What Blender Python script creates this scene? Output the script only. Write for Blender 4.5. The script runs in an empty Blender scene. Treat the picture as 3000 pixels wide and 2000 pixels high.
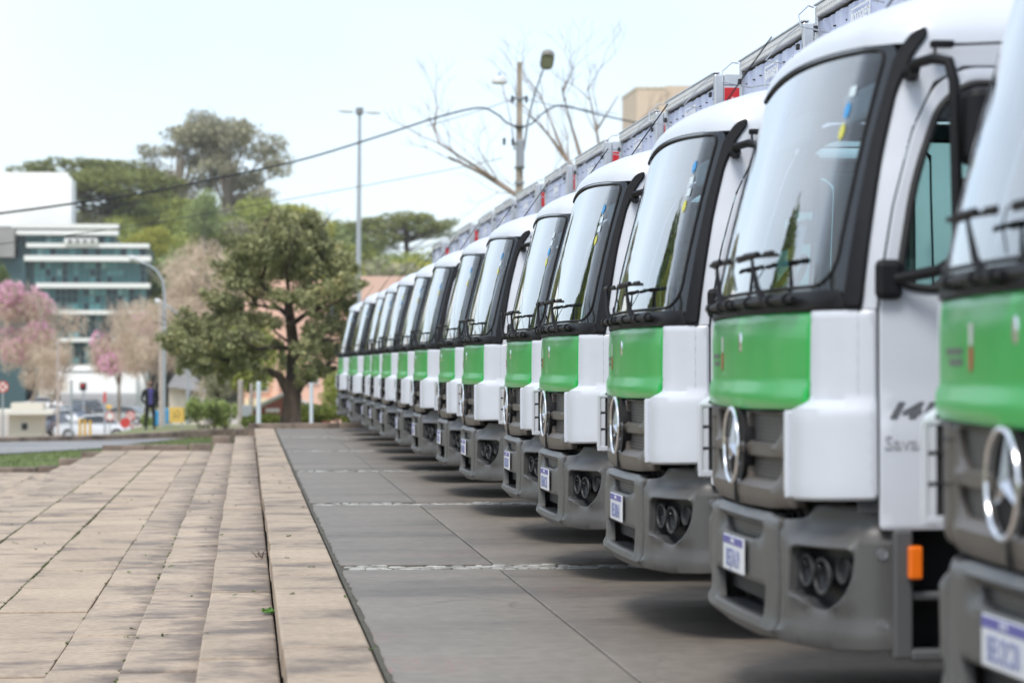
import bpy, bmesh, math, random
import numpy as np
from mathutils import Vector, Matrix, geometry
PI = math.pi
random.seed(7)
rng = np.random.default_rng(11)
scene = bpy.context.scene
C = scene.collection

# ------------------------------------------------------------ camera
cam_data = bpy.data.cameras.new('camera')
cam = bpy.data.objects.new('camera', cam_data)
C.objects.link(cam)
cam.location = (0.0, 0.0, 1.3)
cam.rotation_euler = (math.radians(90 + 0.56), 0, math.radians(-5.80))
cam_data.sensor_width = 36.0
cam_data.lens = 91.8
cam_data.clip_start = 0.1
cam_data.clip_end = 6000
cam_data.dof.use_dof = True
cam_data.dof.focus_distance = 17.5
cam_data.dof.aperture_fstop = 2.8
scene.camera = cam

# ------------------------------------------------------------ sky and sun (thin bright overcast, sun high on the left, a little behind the camera)
SUN_EL, SUN_AZ = 54.0, 208.0          # azimuth measured clockwise from +Y
world = bpy.data.worlds.new('World'); scene.world = world
world.use_nodes = True
wn = world.node_tree; wn.nodes.clear()
wo = wn.nodes.new('ShaderNodeOutputWorld')
bg = wn.nodes.new('ShaderNodeBackground'); bg.inputs['Strength'].default_value = 0.12
sky = wn.nodes.new('ShaderNodeTexSky'); sky.sky_type = 'NISHITA'; sky.sun_disc = False
sky.sun_elevation = math.radians(SUN_EL); sky.sun_rotation = math.radians(SUN_AZ)
sky.altitude = 900; sky.air_density = 1.0; sky.dust_density = 2.2; sky.ozone_density = 1.6
mixw = wn.nodes.new('ShaderNodeMix'); mixw.data_type = 'RGBA'
# the veil is thinner here and thicker there, softly
_tc = wn.nodes.new('ShaderNodeTexCoord'); _nz = wn.nodes.new('ShaderNodeTexNoise'); _nz.inputs['Scale'].default_value = 2.2; _nz.inputs['Detail'].default_value = 4
_mr = wn.nodes.new('ShaderNodeMapRange'); _mr.inputs['From Min'].default_value = .34; _mr.inputs['From Max'].default_value = .66
_mr.inputs['To Min'].default_value = .42; _mr.inputs['To Max'].default_value = .92
_mp = wn.nodes.new('ShaderNodeMapping'); _mp.inputs['Scale'].default_value = (1, 1, 1.8)
wn.links.new(_tc.outputs['Generated'], _mp.inputs[0]); wn.links.new(_mp.outputs[0], _nz.inputs['Vector'])
wn.links.new(_nz.outputs['Fac'], _mr.inputs[0]); wn.links.new(_mr.outputs[0], mixw.inputs['Factor'])
mixw.inputs['B'].default_value = (6.1, 6.8, 7.6, 1)   # thin veil of high cloud over the clear sky
wn.links.new(sky.outputs[0], mixw.inputs['A'])
wn.links.new(mixw.outputs['Result'], bg.inputs['Color'])
wn.links.new(bg.outputs[0], wo.inputs[0])
sun_data = bpy.data.lights.new('sun', 'SUN')
sun_data.energy = 1.6; sun_data.angle = math.radians(20); sun_data.color = (1.0, 0.95, 0.88)
sun = bpy.data.objects.new('sun', sun_data); C.objects.link(sun)
_a, _e = math.radians(SUN_AZ), math.radians(SUN_EL)
_d = Vector((math.sin(_a)*math.cos(_e), math.cos(_a)*math.cos(_e), math.sin(_e)))
sun.rotation_euler = _d.to_track_quat('Z', 'Y').to_euler()
sun.location = _d*60
scene.view_settings.view_transform = 'Standard'
scene.view_settings.look = 'None'
scene.view_settings.exposure = 0.72
scene.view_settings.gamma = 1.0
scene.view_settings.use_curve_mapping = False
scene.render.engine = 'CYCLES'
scene.cycles.use_denoising = True
scene.cycles.max_bounces = 8
scene.cycles.transparent_max_bounces = 12
scene.cycles.caustics_reflective = False
scene.cycles.caustics_refractive = False
scene.cycles.sample_clamp_indirect = 4.0

# ------------------------------------------------------------ materials
MATS = {}
def mat(name, col, rough=0.5, metal=0.0, var=0.0, vscale=4.0, bump=0.0, bscale=60.0, col2=None, spec=0.5,
        coat=0.0, coat_rough=0.05, emis=None, stretch=(1, 1, 1), trans=0.0, sub=0.0):
    if name in MATS: return MATS[name]
    m = bpy.data.materials.new(name); m.use_nodes = True
    nt = m.node_tree; b = nt.nodes['Principled BSDF']
    b.inputs['Base Color'].default_value = (*col, 1)
    b.inputs['Roughness'].default_value = rough
    b.inputs['Metallic'].default_value = metal
    b.inputs['Specular IOR Level'].default_value = spec
    if coat: b.inputs['Coat Weight'].default_value = coat; b.inputs['Coat Roughness'].default_value = coat_rough
    if emis: b.inputs['Emission Color'].default_value = (*emis[:3], 1); b.inputs['Emission Strength'].default_value = emis[3]
    tc = nt.nodes.new('ShaderNodeTexCoord'); mp = nt.nodes.new('ShaderNodeMapping')
    mp.inputs['Scale'].default_value = stretch
    nt.links.new(tc.outputs['Object'], mp.inputs[0])
    if var or col2:
        n = nt.nodes.new('ShaderNodeTexNoise'); n.inputs['Scale'].default_value = vscale
        n.inputs['Detail'].default_value = 6; n.inputs['Roughness'].default_value = 0.62
        nt.links.new(mp.outputs[0], n.inputs['Vector'])
        r = nt.nodes.new('ShaderNodeValToRGB')
        c2 = col2 if col2 else tuple(max(0, c*(1-var)) for c in col)
        c1 = col if col2 else tuple(min(1, c*(1+var*0.6)) for c in col)
        r.color_ramp.elements[0].position = 0.36; r.color_ramp.elements[0].color = (*c2, 1)
        r.color_ramp.elements[1].position = 0.66; r.color_ramp.elements[1].color = (*c1, 1)
        nt.links.new(n.outputs['Fac'], r.inputs[0]); nt.links.new(r.outputs[0], b.inputs['Base Color'])
    if bump:
        n2 = nt.nodes.new('ShaderNodeTexNoise'); n2.inputs['Scale'].default_value = bscale
        n2.inputs['Detail'].default_value = 4
        nt.links.new(mp.outputs[0], n2.inputs['Vector'])
        bp = nt.nodes.new('ShaderNodeBump'); bp.inputs['Strength'].default_value = bump; bp.inputs['Distance'].default_value = 0.01
        nt.links.new(n2.outputs['Fac'], bp.inputs['Height']); nt.links.new(bp.outputs[0], b.inputs['Normal'])
    if trans:                                                     # leaves: light passes through
        t = nt.nodes.new('ShaderNodeBsdfTranslucent'); mx = nt.nodes.new('ShaderNodeMixShader')
        mx.inputs[0].default_value = trans
        src = b.inputs['Base Color']
        if src.is_linked: nt.links.new(src.links[0].from_socket, t.inputs['Color'])
        else: t.inputs['Color'].default_value = (*col, 1)
        out = nt.nodes['Material Output']
        nt.links.new(b.outputs[0], mx.inputs[1]); nt.links.new(t.outputs[0], mx.inputs[2]); nt.links.new(mx.outputs[0], out.inputs[0])
    MATS[name] = m
    return m

def leaf_mat(name, c1, c2, c3=None, scale=1.2, trans=0.35):
    """foliage colour varies from leaf clump to leaf clump"""
    m = bpy.data.materials.new(name); m.use_nodes = True
    nt = m.node_tree; b = nt.nodes['Principled BSDF']; b.inputs['Roughness'].default_value = 0.55
    b.inputs['Specular IOR Level'].default_value = 0.35
    tc = nt.nodes.new('ShaderNodeTexCoord')
    n = nt.nodes.new('ShaderNodeTexNoise'); n.inputs['Scale'].default_value = scale; n.inputs['Detail'].default_value = 3
    nt.links.new(tc.outputs['Object'], n.inputs['Vector'])
    g = nt.nodes.new('ShaderNodeNewGeometry')
    ad = nt.nodes.new('ShaderNodeMath'); ad.operation = 'MULTIPLY_ADD'
    ad.inputs[1].default_value = 0.45; nt.links.new(g.outputs['Random Per Island'], ad.inputs[0])
    sc_ = nt.nodes.new('ShaderNodeMath'); sc_.operation = 'MULTIPLY_ADD'; sc_.inputs[1].default_value = 1.5; sc_.inputs[2].default_value = -0.47
    nt.links.new(n.outputs['Fac'], sc_.inputs[0]); nt.links.new(sc_.outputs[0], ad.inputs[2])
    r = nt.nodes.new('ShaderNodeValToRGB')
    r.color_ramp.elements[0].position = 0.15; r.color_ramp.elements[0].color = (*c1, 1)
    r.color_ramp.elements[1].position = 0.75; r.color_ramp.elements[1].color = (*c2, 1)
    if c3:
        e = r.color_ramp.elements.new(0.93); e.color = (*c3, 1)
    nt.links.new(ad.outputs[0], r.inputs[0]); nt.links.new(r.outputs[0], b.inputs['Base Color'])
    t = nt.nodes.new('ShaderNodeBsdfTranslucent'); mx = nt.nodes.new('ShaderNodeMixShader'); mx.inputs[0].default_value = trans
    nt.links.new(r.outputs[0], t.inputs['Color'])
    nt.links.new(b.outputs[0], mx.inputs[1]); nt.links.new(t.outputs[0], mx.inputs[2])
    nt.links.new(mx.outputs[0], nt.nodes['Material Output'].inputs[0])
    MATS[name] = m
    return m

def glass_mat(name, tint, ior=1.55, boost=1.0, rough=0.0):
    m = bpy.data.materials.new(name); m.use_nodes = True
    nt = m.node_tree; nt.nodes.remove(nt.nodes['Principled BSDF'])
    t = nt.nodes.new('ShaderNodeBsdfTransparent'); t.inputs[0].default_value = (*tint, 1)
    g = nt.nodes.new('ShaderNodeBsdfGlossy'); g.inputs['Roughness'].default_value = rough
    f = nt.nodes.new('ShaderNodeFresnel'); f.inputs[0].default_value = ior
    mu = nt.nodes.new('ShaderNodeMath'); mu.operation = 'MULTIPLY'; mu.inputs[1].default_value = boost; mu.use_clamp = True
    mx = nt.nodes.new('ShaderNodeMixShader')
    nt.links.new(f.outputs[0], mu.inputs[0]); nt.links.new(mu.outputs[0], mx.inputs[0])
    nt.links.new(t.outputs[0], mx.inputs[1]); nt.links.new(g.outputs[0], mx.inputs[2])
    nt.links.new(mx.outputs[0], nt.nodes['Material Output'].inputs[0])
    MATS[name] = m
    return m

# ------------------------------------------------------------ object helpers
def tag(o, label=None, cat=None, group=None, kind=None):
    if label: o['label'] = label
    if cat: o['category'] = cat
    if group: o['group'] = group
    if kind: o['kind'] = kind
    return o
def link(name, me, m=None, parent=None, smooth=None):
    if m is not None and len(me.materials) == 0: me.materials.append(m)
    o = bpy.data.objects.new(name, me); C.objects.link(o)
    if parent: o.parent = parent
    return o
def empty(name, loc=(0, 0, 0), rz=0.0):
    o = bpy.data.objects.new(name, None); C.objects.link(o)
    o.location = loc; o.rotation_euler = (0, 0, rz); o.empty_display_size = 0.2
    return o
def copy_tree(o, parent=None):
    c = o.copy(); C.objects.link(c)
    if parent: c.parent = parent
    for ch in o.children: copy_tree(ch, c)
    return c

class MB:
    """collects simple solids, then links them as ONE mesh object"""
    def __init__(s): s.v = []; s.f = []; s.sm = []
    def add(s, verts, faces, smooth=False):
        n = len(s.v); s.v += [tuple(map(float, p)) for p in verts]
        s.f += [tuple(n+i for i in f) for f in faces]; s.sm += [smooth]*len(faces); return s
    def box(s, x0, x1, y0, y1, z0, z1, rot=None, org=None):
        p = [(x0,y0,z0),(x1,y0,z0),(x1,y1,z0),(x0,y1,z0),(x0,y0,z1),(x1,y0,z1),(x1,y1,z1),(x0,y1,z1)]
        if rot is not None:
            o = Vector(org if org else (0,0,0)); p = [tuple(rot @ (Vector(q)-o) + o) for q in p]
        return s.add(p, [(0,3,2,1),(4,5,6,7),(0,1,5,4),(1,2,6,5),(2,3,7,6),(3,0,4,7)])
    def cbox(s, x0, x1, y0, y1, z0, z1, c=0.01):
        """box with chamfered edges"""
        bm = bmesh.new(); bmesh.ops.create_cube(bm, size=1.0)
        for v in bm.verts: v.co = Vector(((x0+x1)/2+v.co.x*(x1-x0), (y0+y1)/2+v.co.y*(y1-y0), (z0+z1)/2+v.co.z*(z1-z0)))
        bmesh.ops.bevel(bm, geom=list(bm.edges), offset=c, segments=2, affect='EDGES', profile=0.5)
        s.bm(bm); return s
    def bm(s, bm, smooth=False):
        bm.verts.index_update()
        s.add([v.co[:] for v in bm.verts], [tuple(v.index for v in f.verts) for f in bm.faces], smooth); bm.free()
    def tube(s, pts, r, n=8, caps=True):
        pts = [Vector(p) for p in pts]; m = len(pts)
        rr = r if hasattr(r, '__len__') else [r]*m
        vs = []; fs = []
        t0 = (pts[1]-pts[0]).normalized()
        up = Vector((0,0,1)) if abs(t0.z) < 0.9 else Vector((1,0,0))
        u = t0.cross(up).normalized()
        for i, p in enumerate(pts):
            t = (pts[min(i+1,m-1)]-pts[max(i-1,0)]).normalized()
            u = (u - t*u.dot(t)).normalized(); w = t.cross(u)
            for k in range(n):
                a = 2*PI*k/n; vs.append(p + (u*math.cos(a)+w*math.sin(a))*rr[i])
        for i in range(m-1):
            for k in range(n):
                k2 = (k+1) % n; fs.append((i*n+k, i*n+k2, (i+1)*n+k2, (i+1)*n+k))
        if caps: fs.append(tuple(range(n-1,-1,-1))); fs.append(tuple((m-1)*n+k for k in range(n)))
        return s.add(vs, fs, True)
    def lathe(s, prof, n=24, axis='z', org=(0,0,0)):
        """prof: (radius, height) pairs"""
        vs = []; fs = []
        for r, h in prof:
            for k in range(n):
                a = 2*PI*k/n; c, d = r*math.cos(a), r*math.sin(a)
                p = {'z': (c, d, h), 'y': (c, h, d), 'x': (h, c, d)}[axis]
                vs.append((p[0]+org[0], p[1]+org[1], p[2]+org[2]))
        for i in range(len(prof)-1):
            for k in range(n):
                k2 = (k+1) % n
                q = (i*n+k, i*n+k2, (i+1)*n+k2, (i+1)*n+k)
                fs.append(q if axis != 'y' else q[::-1])
        return s.add(vs, fs, True)
    def quad(s, a, b, c, d): return s.add([a,b,c,d], [(0,1,2,3)])
    def mesh(s, name='mesh', sharp=35):
        me = bpy.data.meshes.new(name); me.from_pydata(s.v, [], s.f)
        me.polygons.foreach_set('use_smooth', s.sm)
        me.update()
        if any(s.sm):
            try: me.set_sharp_from_angle(angle=math.radians(sharp))
            except Exception: pass
        return me
    def build(s, name, m, parent=None, sharp=35):
        return link(name, s.mesh(name, sharp), m, parent)

def text_mesh(txt, size, extrude=0.002, shear=0.0, offset=0.0):
    cu = bpy.data.curves.new('txt', 'FONT'); cu.body = txt; cu.size = size; cu.extrude = extrude; cu.shear = shear
    cu.offset = offset; cu.resolution_u = 3; cu.align_x = 'CENTER'; cu.align_y = 'CENTER'
    o = bpy.data.objects.new('txt', cu); C.objects.link(o)
    bpy.context.view_layer.update()
    dg = bpy.context.evaluated_depsgraph_get()
    me = bpy.data.meshes.new_from_object(o.evaluated_get(dg))
    bpy.data.objects.remove(o); bpy.data.curves.remove(cu)
    me.materials.clear()
    return me

def bake(o):
    dg = bpy.context.evaluated_depsgraph_get(); bpy.context.view_layer.update()
    me = bpy.data.meshes.new_from_object(o.evaluated_get(bpy.context.evaluated_depsgraph_get()))
    old = o.data; o.modifiers.clear(); o.data = me; bpy.data.meshes.remove(old)
    return o
# ------------------------------------------------------------ curved body panels: a 2-D outline with holes, mapped onto a surface
def sm(x, a, b):
    t = np.clip((np.asarray(x, float)-a)/(b-a), 0, 1); return t*t*(3-2*t)
def inpoly(pts, poly):
    x, y = pts[:,0], pts[:,1]; c = np.zeros(len(pts), bool); n = len(poly); j = n-1
    for i in range(n):
        xi, yi = poly[i]; xj, yj = poly[j]
        if yi != yj:
            t = ((yi > y) != (yj > y)) & (x < (xj-xi)*(y-yi)/(yj-yi)+xi); c ^= t
        j = i
    return c
def rpoly(pts, r, n=4):
    """round the corners of a polygon; r one value or one per corner"""
    out = []; m = len(pts); rr = r if hasattr(r, '__len__') else [r]*m
    for i in range(m):
        p0, p, p1 = (np.array(pts[k % m], float) for k in (i-1, i, i+1))
        if rr[i] <= 0: out.append(tuple(p)); continue
        d0 = p0-p; d1 = p1-p; l0 = np.linalg.norm(d0); l1 = np.linalg.norm(d1)
        q = min(rr[i], l0*0.48, l1*0.48)
        A = p+d0/l0*q; B = p+d1/l1*q
        for k in range(n+1):
            t = k/n; out.append(tuple((1-t)**2*A+2*t*(1-t)*p+t*t*B))
    return out
def subdiv(poly, res):
    out = []; m = len(poly)
    for i in range(m):
        a = np.array(poly[i], float); b = np.array(poly[(i+1) % m], float)
        k = max(1, int(math.ceil(np.linalg.norm(b-a)/res)))
        for j in range(k): out.append(tuple(a+(b-a)*j/k))
    return out
def dist_edges(pts, loops):
    d = np.full(len(pts), 9.0)
    for L in loops:
        L = np.array(L); E = np.roll(L, -1, 0)-L
        for a, e in zip(L, E):
            t = np.clip(((pts-a)@e)/max(1e-12, e@e), 0, 1)
            d = np.minimum(d, np.linalg.norm(pts-(a+t[:,None]*e), axis=1))
    return d
def surf(fmap, P, off):
    """P (n,2) -> 3-D points pushed out along the normal by off"""
    e = 1e-3; a, z = P[:,0], P[:,1]
    S = fmap(a, z); A = fmap(a+e, z)-fmap(a-e, z); Z = fmap(a, z+e)-fmap(a, z-e)
    N = np.cross(Z, A); N /= np.linalg.norm(N, axis=1)[:,None]+1e-12
    return S + N*np.asarray(off, float).reshape(-1,1) if np.ndim(off) else S + N*off
def patch_mesh(outer, fmap, off=0.0, thick=0.012, res=0.05, holes=(), rnd=0.0, name='panel'):
    loops = [subdiv(outer, res)]+[subdiv(h, res) for h in holes]
    arr = [np.array(L) for L in loops]
    mn = arr[0].min(0); mx = arr[0].max(0)
    gx = np.arange(mn[0]+res/2, mx[0], res); gy = np.arange(mn[1]+res/2, mx[1], res)
    G = np.array([(x + (0.25*res if j % 2 else -0.25*res), y) for j, y in enumerate(gy) for x in gx]) if len(gx) and len(gy) else np.zeros((0,2))
    if len(G):
        k = inpoly(G, arr[0])
        for h in arr[1:]: k &= ~inpoly(G, h)
        G = G[k]
        if len(G): G = G[dist_edges(G, arr) > res*0.45]
    rings = []
    if rnd:                                                   # a ring just inside the border lets the edge roll over
        for L in arr:
            n1 = np.roll(L, -1, 0)-np.roll(L, 1, 0); nn = np.stack([-n1[:,1], n1[:,0]], 1); nn /= np.linalg.norm(nn, axis=1)[:,None]+1e-9
            A = L+nn*rnd; B = L-nn*rnd
            tst = inpoly(A, arr[0])
            for h in arr[1:]:
                if L is not h: tst &= ~inpoly(A, h)
                else: tst &= ~inpoly(A, L)
            rings.append(np.where(tst[:,None], A, B))
        if len(G): G = G[dist_edges(G, arr) > rnd*1.6]
    vs = [Vector(p) for L in loops for p in L]
    edges = []; n0 = 0
    for L in loops:
        m = len(L); edges += [(n0+i, n0+(i+1) % m) for i in range(m)]; n0 += m
    nb = n0
    for R in rings: vs += [Vector(p) for p in R]
    vs += [Vector(p) for p in G]
    r = geometry.delaunay_2d_cdt(vs, edges, [], 0, 1e-7)
    V = np.array([v[:] for v in r[0]]); F = np.array([f for f in r[2] if len(f) == 3])
    cen = V[F].mean(1)
    k = inpoly(cen, arr[0])
    for h in arr[1:]: k &= ~inpoly(cen, h)
    F = F[k]
    d = V[F[:,1]]-V[F[:,0]]; e = V[F[:,2]]-V[F[:,0]]
    cr = d[:,0]*e[:,1]-d[:,1]*e[:,0]
    F = F[np.abs(cr) > 1e-10]; cr = cr[np.abs(cr) > 1e-10]
    F[cr > 0] = F[cr > 0][:, ::-1]
    offv = off(V[:,0], V[:,1]) if callable(off) else np.full(len(V), off)
    offv = np.asarray(offv, float)+np.zeros(len(V))
    if rnd:
        de = dist_edges(V, arr); offv = offv - rnd*(1-np.sqrt(np.clip(1-(1-np.clip(de/rnd, 0, 1))**2, 0, 1)))*0.8
    O = surf(fmap, V, offv)
    me = bpy.data.meshes.new(name)
    if thick:
        I = surf(fmap, V, offv-thick)
        cnt = {}
        for t in F:
            for a, b in ((t[0],t[1]),(t[1],t[2]),(t[2],t[0])):
                cnt[(int(a),int(b))] = 1
        bd = [(a,b) for (a,b) in cnt if (b,a) not in cnt]
        n = len(V)
        faces = [tuple(map(int,t)) for t in F]+[tuple(int(i)+n for i in t[::-1]) for t in F]+[(b,a,a+n,b+n) for a,b in bd]
        allv = np.vstack([O, I])
    else:
        faces = [tuple(map(int,t)) for t in F]; allv = O
    me.from_pydata(allv.tolist(), [], faces)
    me.polygons.foreach_set('use_smooth', [True]*len(faces)); me.update()
    try: me.set_sharp_from_angle(angle=math.radians(40))
    except Exception: pass
    return me
def panel(name, outer, fmap, m, parent, **kw):
    return link(name, patch_mesh(outer, fmap, name=name, **kw), m, parent)
def mirror(poly): return [(-a, z) for a, z in poly]
# ------------------------------------------------------------ photo position + distance -> place in the world
YAW = math.radians(5.80); PIT = math.radians(0.56); FD = 91.8/36*2352
def at(px, py, Y):
    """point at distance Y along the row that shows at (px, py) of the 2352 x 1568 view"""
    dx = (px-1176)/FD; dz = (784-py)/FD
    d = Vector((dx, math.cos(PIT)-dz*math.sin(PIT), math.sin(PIT)+dz*math.cos(PIT)))
    w = Vector((d.x*math.cos(YAW)+d.y*math.sin(YAW), -d.x*math.sin(YAW)+d.y*math.cos(YAW), d.z))
    return Vector((0,0,1.3))+w*(Y/w.y)

# ------------------------------------------------------------ ground materials
def world_noise_mat(name, cols, scales, rough=0.8, bump=0.3, obj_rand=0.12, stretch=(1,1,1), spec=0.35, grain=120, extra=None):
    """cols: clean, stained, dark; colour follows noise laid over the whole place, plus a small shift per stone"""
    m = bpy.data.materials.new(name); m.use_nodes = True
    nt = m.node_tree; N = nt.nodes; Lk = nt.links; b = N['Principled BSDF']
    b.inputs['Roughness'].default_value = rough; b.inputs['Specular IOR Level'].default_value = spec
    g = N.new('ShaderNodeNewGeometry'); mp = N.new('ShaderNodeMapping'); mp.inputs['Scale'].default_value = stretch
    Lk.new(g.outputs['Position'], mp.inputs[0])
    oi = N.new('ShaderNodeObjectInfo')
    n1 = N.new('ShaderNodeTexNoise'); n1.inputs['Scale'].default_value = scales[0]; n1.inputs['Detail'].default_value = 6; n1.inputs['Roughness'].default_value = .6
    n1.noise_dimensions = '4D'; mw = N.new('ShaderNodeMath'); mw.operation = 'MULTIPLY'; mw.inputs[1].default_value = 1.2 if obj_rand else 0
    Lk.new(oi.outputs['Random'], mw.inputs[0]); Lk.new(mw.outputs[0], n1.inputs['W']); Lk.new(mp.outputs[0], n1.inputs['Vector'])
    r1 = N.new('ShaderNodeValToRGB'); e = r1.color_ramp.elements
    e[0].position = .36; e[0].color = (*cols[2],1); e[1].position = .60; e[1].color = (*cols[0],1)
    k = e.new(.475); k.color = (*cols[1],1)
    Lk.new(n1.outputs['Fac'], r1.inputs[0])
    n2 = N.new('ShaderNodeTexNoise'); n2.inputs['Scale'].default_value = scales[1]; n2.inputs['Detail'].default_value = 5; n2.inputs['Roughness'].default_value = .7
    Lk.new(g.outputs['Position'], n2.inputs['Vector'])
    r2 = N.new('ShaderNodeMapRange'); r2.inputs['From Min'].default_value = .3; r2.inputs['From Max'].default_value = .7
    r2.inputs['To Min'].default_value = .80; r2.inputs['To Max'].default_value = 1.17; Lk.new(n2.outputs['Fac'], r2.inputs[0])
    ro = N.new('ShaderNodeMapRange'); ro.inputs['To Min'].default_value = 1-obj_rand; ro.inputs['To Max'].default_value = 1+obj_rand; Lk.new(oi.outputs['Random'], ro.inputs[0])
    mu = N.new('ShaderNodeMath'); mu.operation = 'MULTIPLY'; Lk.new(r2.outputs[0], mu.inputs[0]); Lk.new(ro.outputs[0], mu.inputs[1])
    vm = N.new('ShaderNodeVectorMath'); vm.operation = 'SCALE'; Lk.new(r1.outputs[0], vm.inputs[0]); Lk.new(mu.outputs[0], vm.inputs['Scale'])
    last = vm.outputs[0]
    if extra: last = extra(nt, g, last)
    Lk.new(last, b.inputs['Base Color'])
    n3 = N.new('ShaderNodeTexNoise'); n3.inputs['Scale'].default_value = grain; n3.inputs['Detail'].default_value = 3; Lk.new(g.outputs['Position'], n3.inputs['Vector'])
    bp = N.new('ShaderNodeBump'); bp.inputs['Strength'].default_value = bump; bp.inputs['Distance'].default_value = .006
    Lk.new(n3.outputs['Fac'], bp.inputs['Height']); Lk.new(bp.outputs[0], b.inputs['Normal'])
    MATS[name] = m
    return m
def inner_grime_shade(nt, g, last):
    """blotchy dirt with step shade painted in, on the inner part of each tread"""
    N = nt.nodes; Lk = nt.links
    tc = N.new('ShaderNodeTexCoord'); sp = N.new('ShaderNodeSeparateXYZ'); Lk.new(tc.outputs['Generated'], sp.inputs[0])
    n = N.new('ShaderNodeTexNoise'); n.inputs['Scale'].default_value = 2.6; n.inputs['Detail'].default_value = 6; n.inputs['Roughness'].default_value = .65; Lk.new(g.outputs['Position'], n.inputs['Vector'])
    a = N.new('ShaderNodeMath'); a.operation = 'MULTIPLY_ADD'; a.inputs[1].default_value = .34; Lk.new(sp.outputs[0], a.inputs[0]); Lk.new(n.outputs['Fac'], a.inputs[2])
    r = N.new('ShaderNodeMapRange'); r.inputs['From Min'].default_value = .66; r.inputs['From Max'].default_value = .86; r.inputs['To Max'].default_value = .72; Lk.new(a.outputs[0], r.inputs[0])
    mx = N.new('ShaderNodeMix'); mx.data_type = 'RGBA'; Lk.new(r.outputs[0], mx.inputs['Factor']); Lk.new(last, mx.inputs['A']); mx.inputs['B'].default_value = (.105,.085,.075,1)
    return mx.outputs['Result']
def wear_marks(nt, g, last):
    """hair cracks and oil spots on the concrete, then the red paint marks"""
    N = nt.nodes; Lk = nt.links
    nz = N.new('ShaderNodeTexNoise'); nz.inputs['Scale'].default_value = 1.3; nz.inputs['Detail'].default_value = 5; Lk.new(g.outputs['Position'], nz.inputs['Vector'])
    va = N.new('ShaderNodeVectorMath'); va.operation = 'MULTIPLY_ADD'; va.inputs[1].default_value = (1.1,1.1,0); Lk.new(nz.outputs['Color'], va.inputs[0]); Lk.new(g.outputs['Position'], va.inputs[2])
    vo = N.new('ShaderNodeTexVoronoi'); vo.feature = 'DISTANCE_TO_EDGE'; vo.inputs['Scale'].default_value = .33; Lk.new(va.outputs[0], vo.inputs['Vector'])
    m = N.new('ShaderNodeMapRange'); m.inputs['From Min'].default_value = 0; m.inputs['From Max'].default_value = .006; m.inputs['To Min'].default_value = .5; m.inputs['To Max'].default_value = 0; Lk.new(vo.outputs['Distance'], m.inputs[0])
    n2 = N.new('ShaderNodeTexNoise'); n2.inputs['Scale'].default_value = .8; Lk.new(g.outputs['Position'], n2.inputs['Vector'])
    m2 = N.new('ShaderNodeMapRange'); m2.inputs['From Min'].default_value = .5; m2.inputs['From Max'].default_value = .6; Lk.new(n2.outputs['Fac'], m2.inputs[0])
    f = N.new('ShaderNodeMath'); f.operation = 'MULTIPLY'; Lk.new(m.outputs[0], f.inputs[0]); Lk.new(m2.outputs[0], f.inputs[1])
    n3 = N.new('ShaderNodeTexNoise'); n3.inputs['Scale'].default_value = 3.1; n3.inputs['Detail'].default_value = 3; Lk.new(g.outputs['Position'], n3.inputs['Vector'])
    m3 = N.new('ShaderNodeMapRange'); m3.inputs['From Min'].default_value = .68; m3.inputs['From Max'].default_value = .76; m3.inputs['To Max'].default_value = .45; Lk.new(n3.outputs['Fac'], m3.inputs[0])
    a = N.new('ShaderNodeMath'); a.operation = 'MAXIMUM'; Lk.new(f.outputs[0], a.inputs[0]); Lk.new(m3.outputs[0], a.inputs[1])
    mx = N.new('ShaderNodeMix'); mx.data_type = 'RGBA'; Lk.new(a.outputs[0], mx.inputs['Factor']); Lk.new(last, mx.inputs['A']); mx.inputs['B'].default_value = (.06,.055,.05,1)
    return red_marks(nt, g, mx.outputs['Result'])
def red_marks(nt, g, last):
    """faded red paint scribbles on the concrete"""
    N = nt.nodes; Lk = nt.links
    sp = N.new('ShaderNodeSeparateXYZ'); Lk.new(g.outputs['Position'], sp.inputs[0])
    tot = None
    for (cx, cy, r) in ((0.80, 11.4, .42), (1.35, 18.0, .35), (1.72, 18.4, .3), (0.55, 12.6, .3), (1.9, 15.2, .25)):
        v = N.new('ShaderNodeVectorMath'); v.operation = 'DISTANCE'; v.inputs[1].default_value = (cx, cy, 0); Lk.new(g.outputs['Position'], v.inputs[0])
        m = N.new('ShaderNodeMapRange'); m.inputs['From Min'].default_value = r*.5; m.inputs['From Max'].default_value = r; m.inputs['To Min'].default_value = 1; m.inputs['To Max'].default_value = 0
        Lk.new(v.outputs['Value'], m.inputs[0])
        if tot is None: tot = m.outputs[0]
        else:
            a = N.new('ShaderNodeMath'); a.operation = 'MAXIMUM'; Lk.new(tot, a.inputs[0]); Lk.new(m.outputs[0], a.inputs[1]); tot = a.outputs[0]
    n = N.new('ShaderNodeTexNoise'); n.inputs['Scale'].default_value = 22; n.inputs['Detail'].default_value = 4; Lk.new(g.outputs['Position'], n.inputs['Vector'])
    t = N.new('ShaderNodeMapRange'); t.inputs['From Min'].default_value = .56; t.inputs['From Max'].default_value = .66; t.inputs['To Max'].default_value = .55; Lk.new(n.outputs['Fac'], t.inputs[0])
    f = N.new('ShaderNodeMath'); f.operation = 'MULTIPLY'; Lk.new(tot, f.inputs[0]); Lk.new(t.outputs[0], f.inputs[1])
    mx = N.new('ShaderNodeMix'); mx.data_type = 'RGBA'; Lk.new(f.outputs[0], mx.inputs['Factor']); Lk.new(last, mx.inputs['A']); mx.inputs['B'].default_value = (.36,.10,.10,1)
    return mx.outputs['Result']
M_stone = world_noise_mat('pink_sandstone', [(.43,.34,.255),(.37,.29,.218),(.18,.145,.12)], (1.7, 18), .72, .5, .08, (.85,1.0,1), grain=90)
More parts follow.
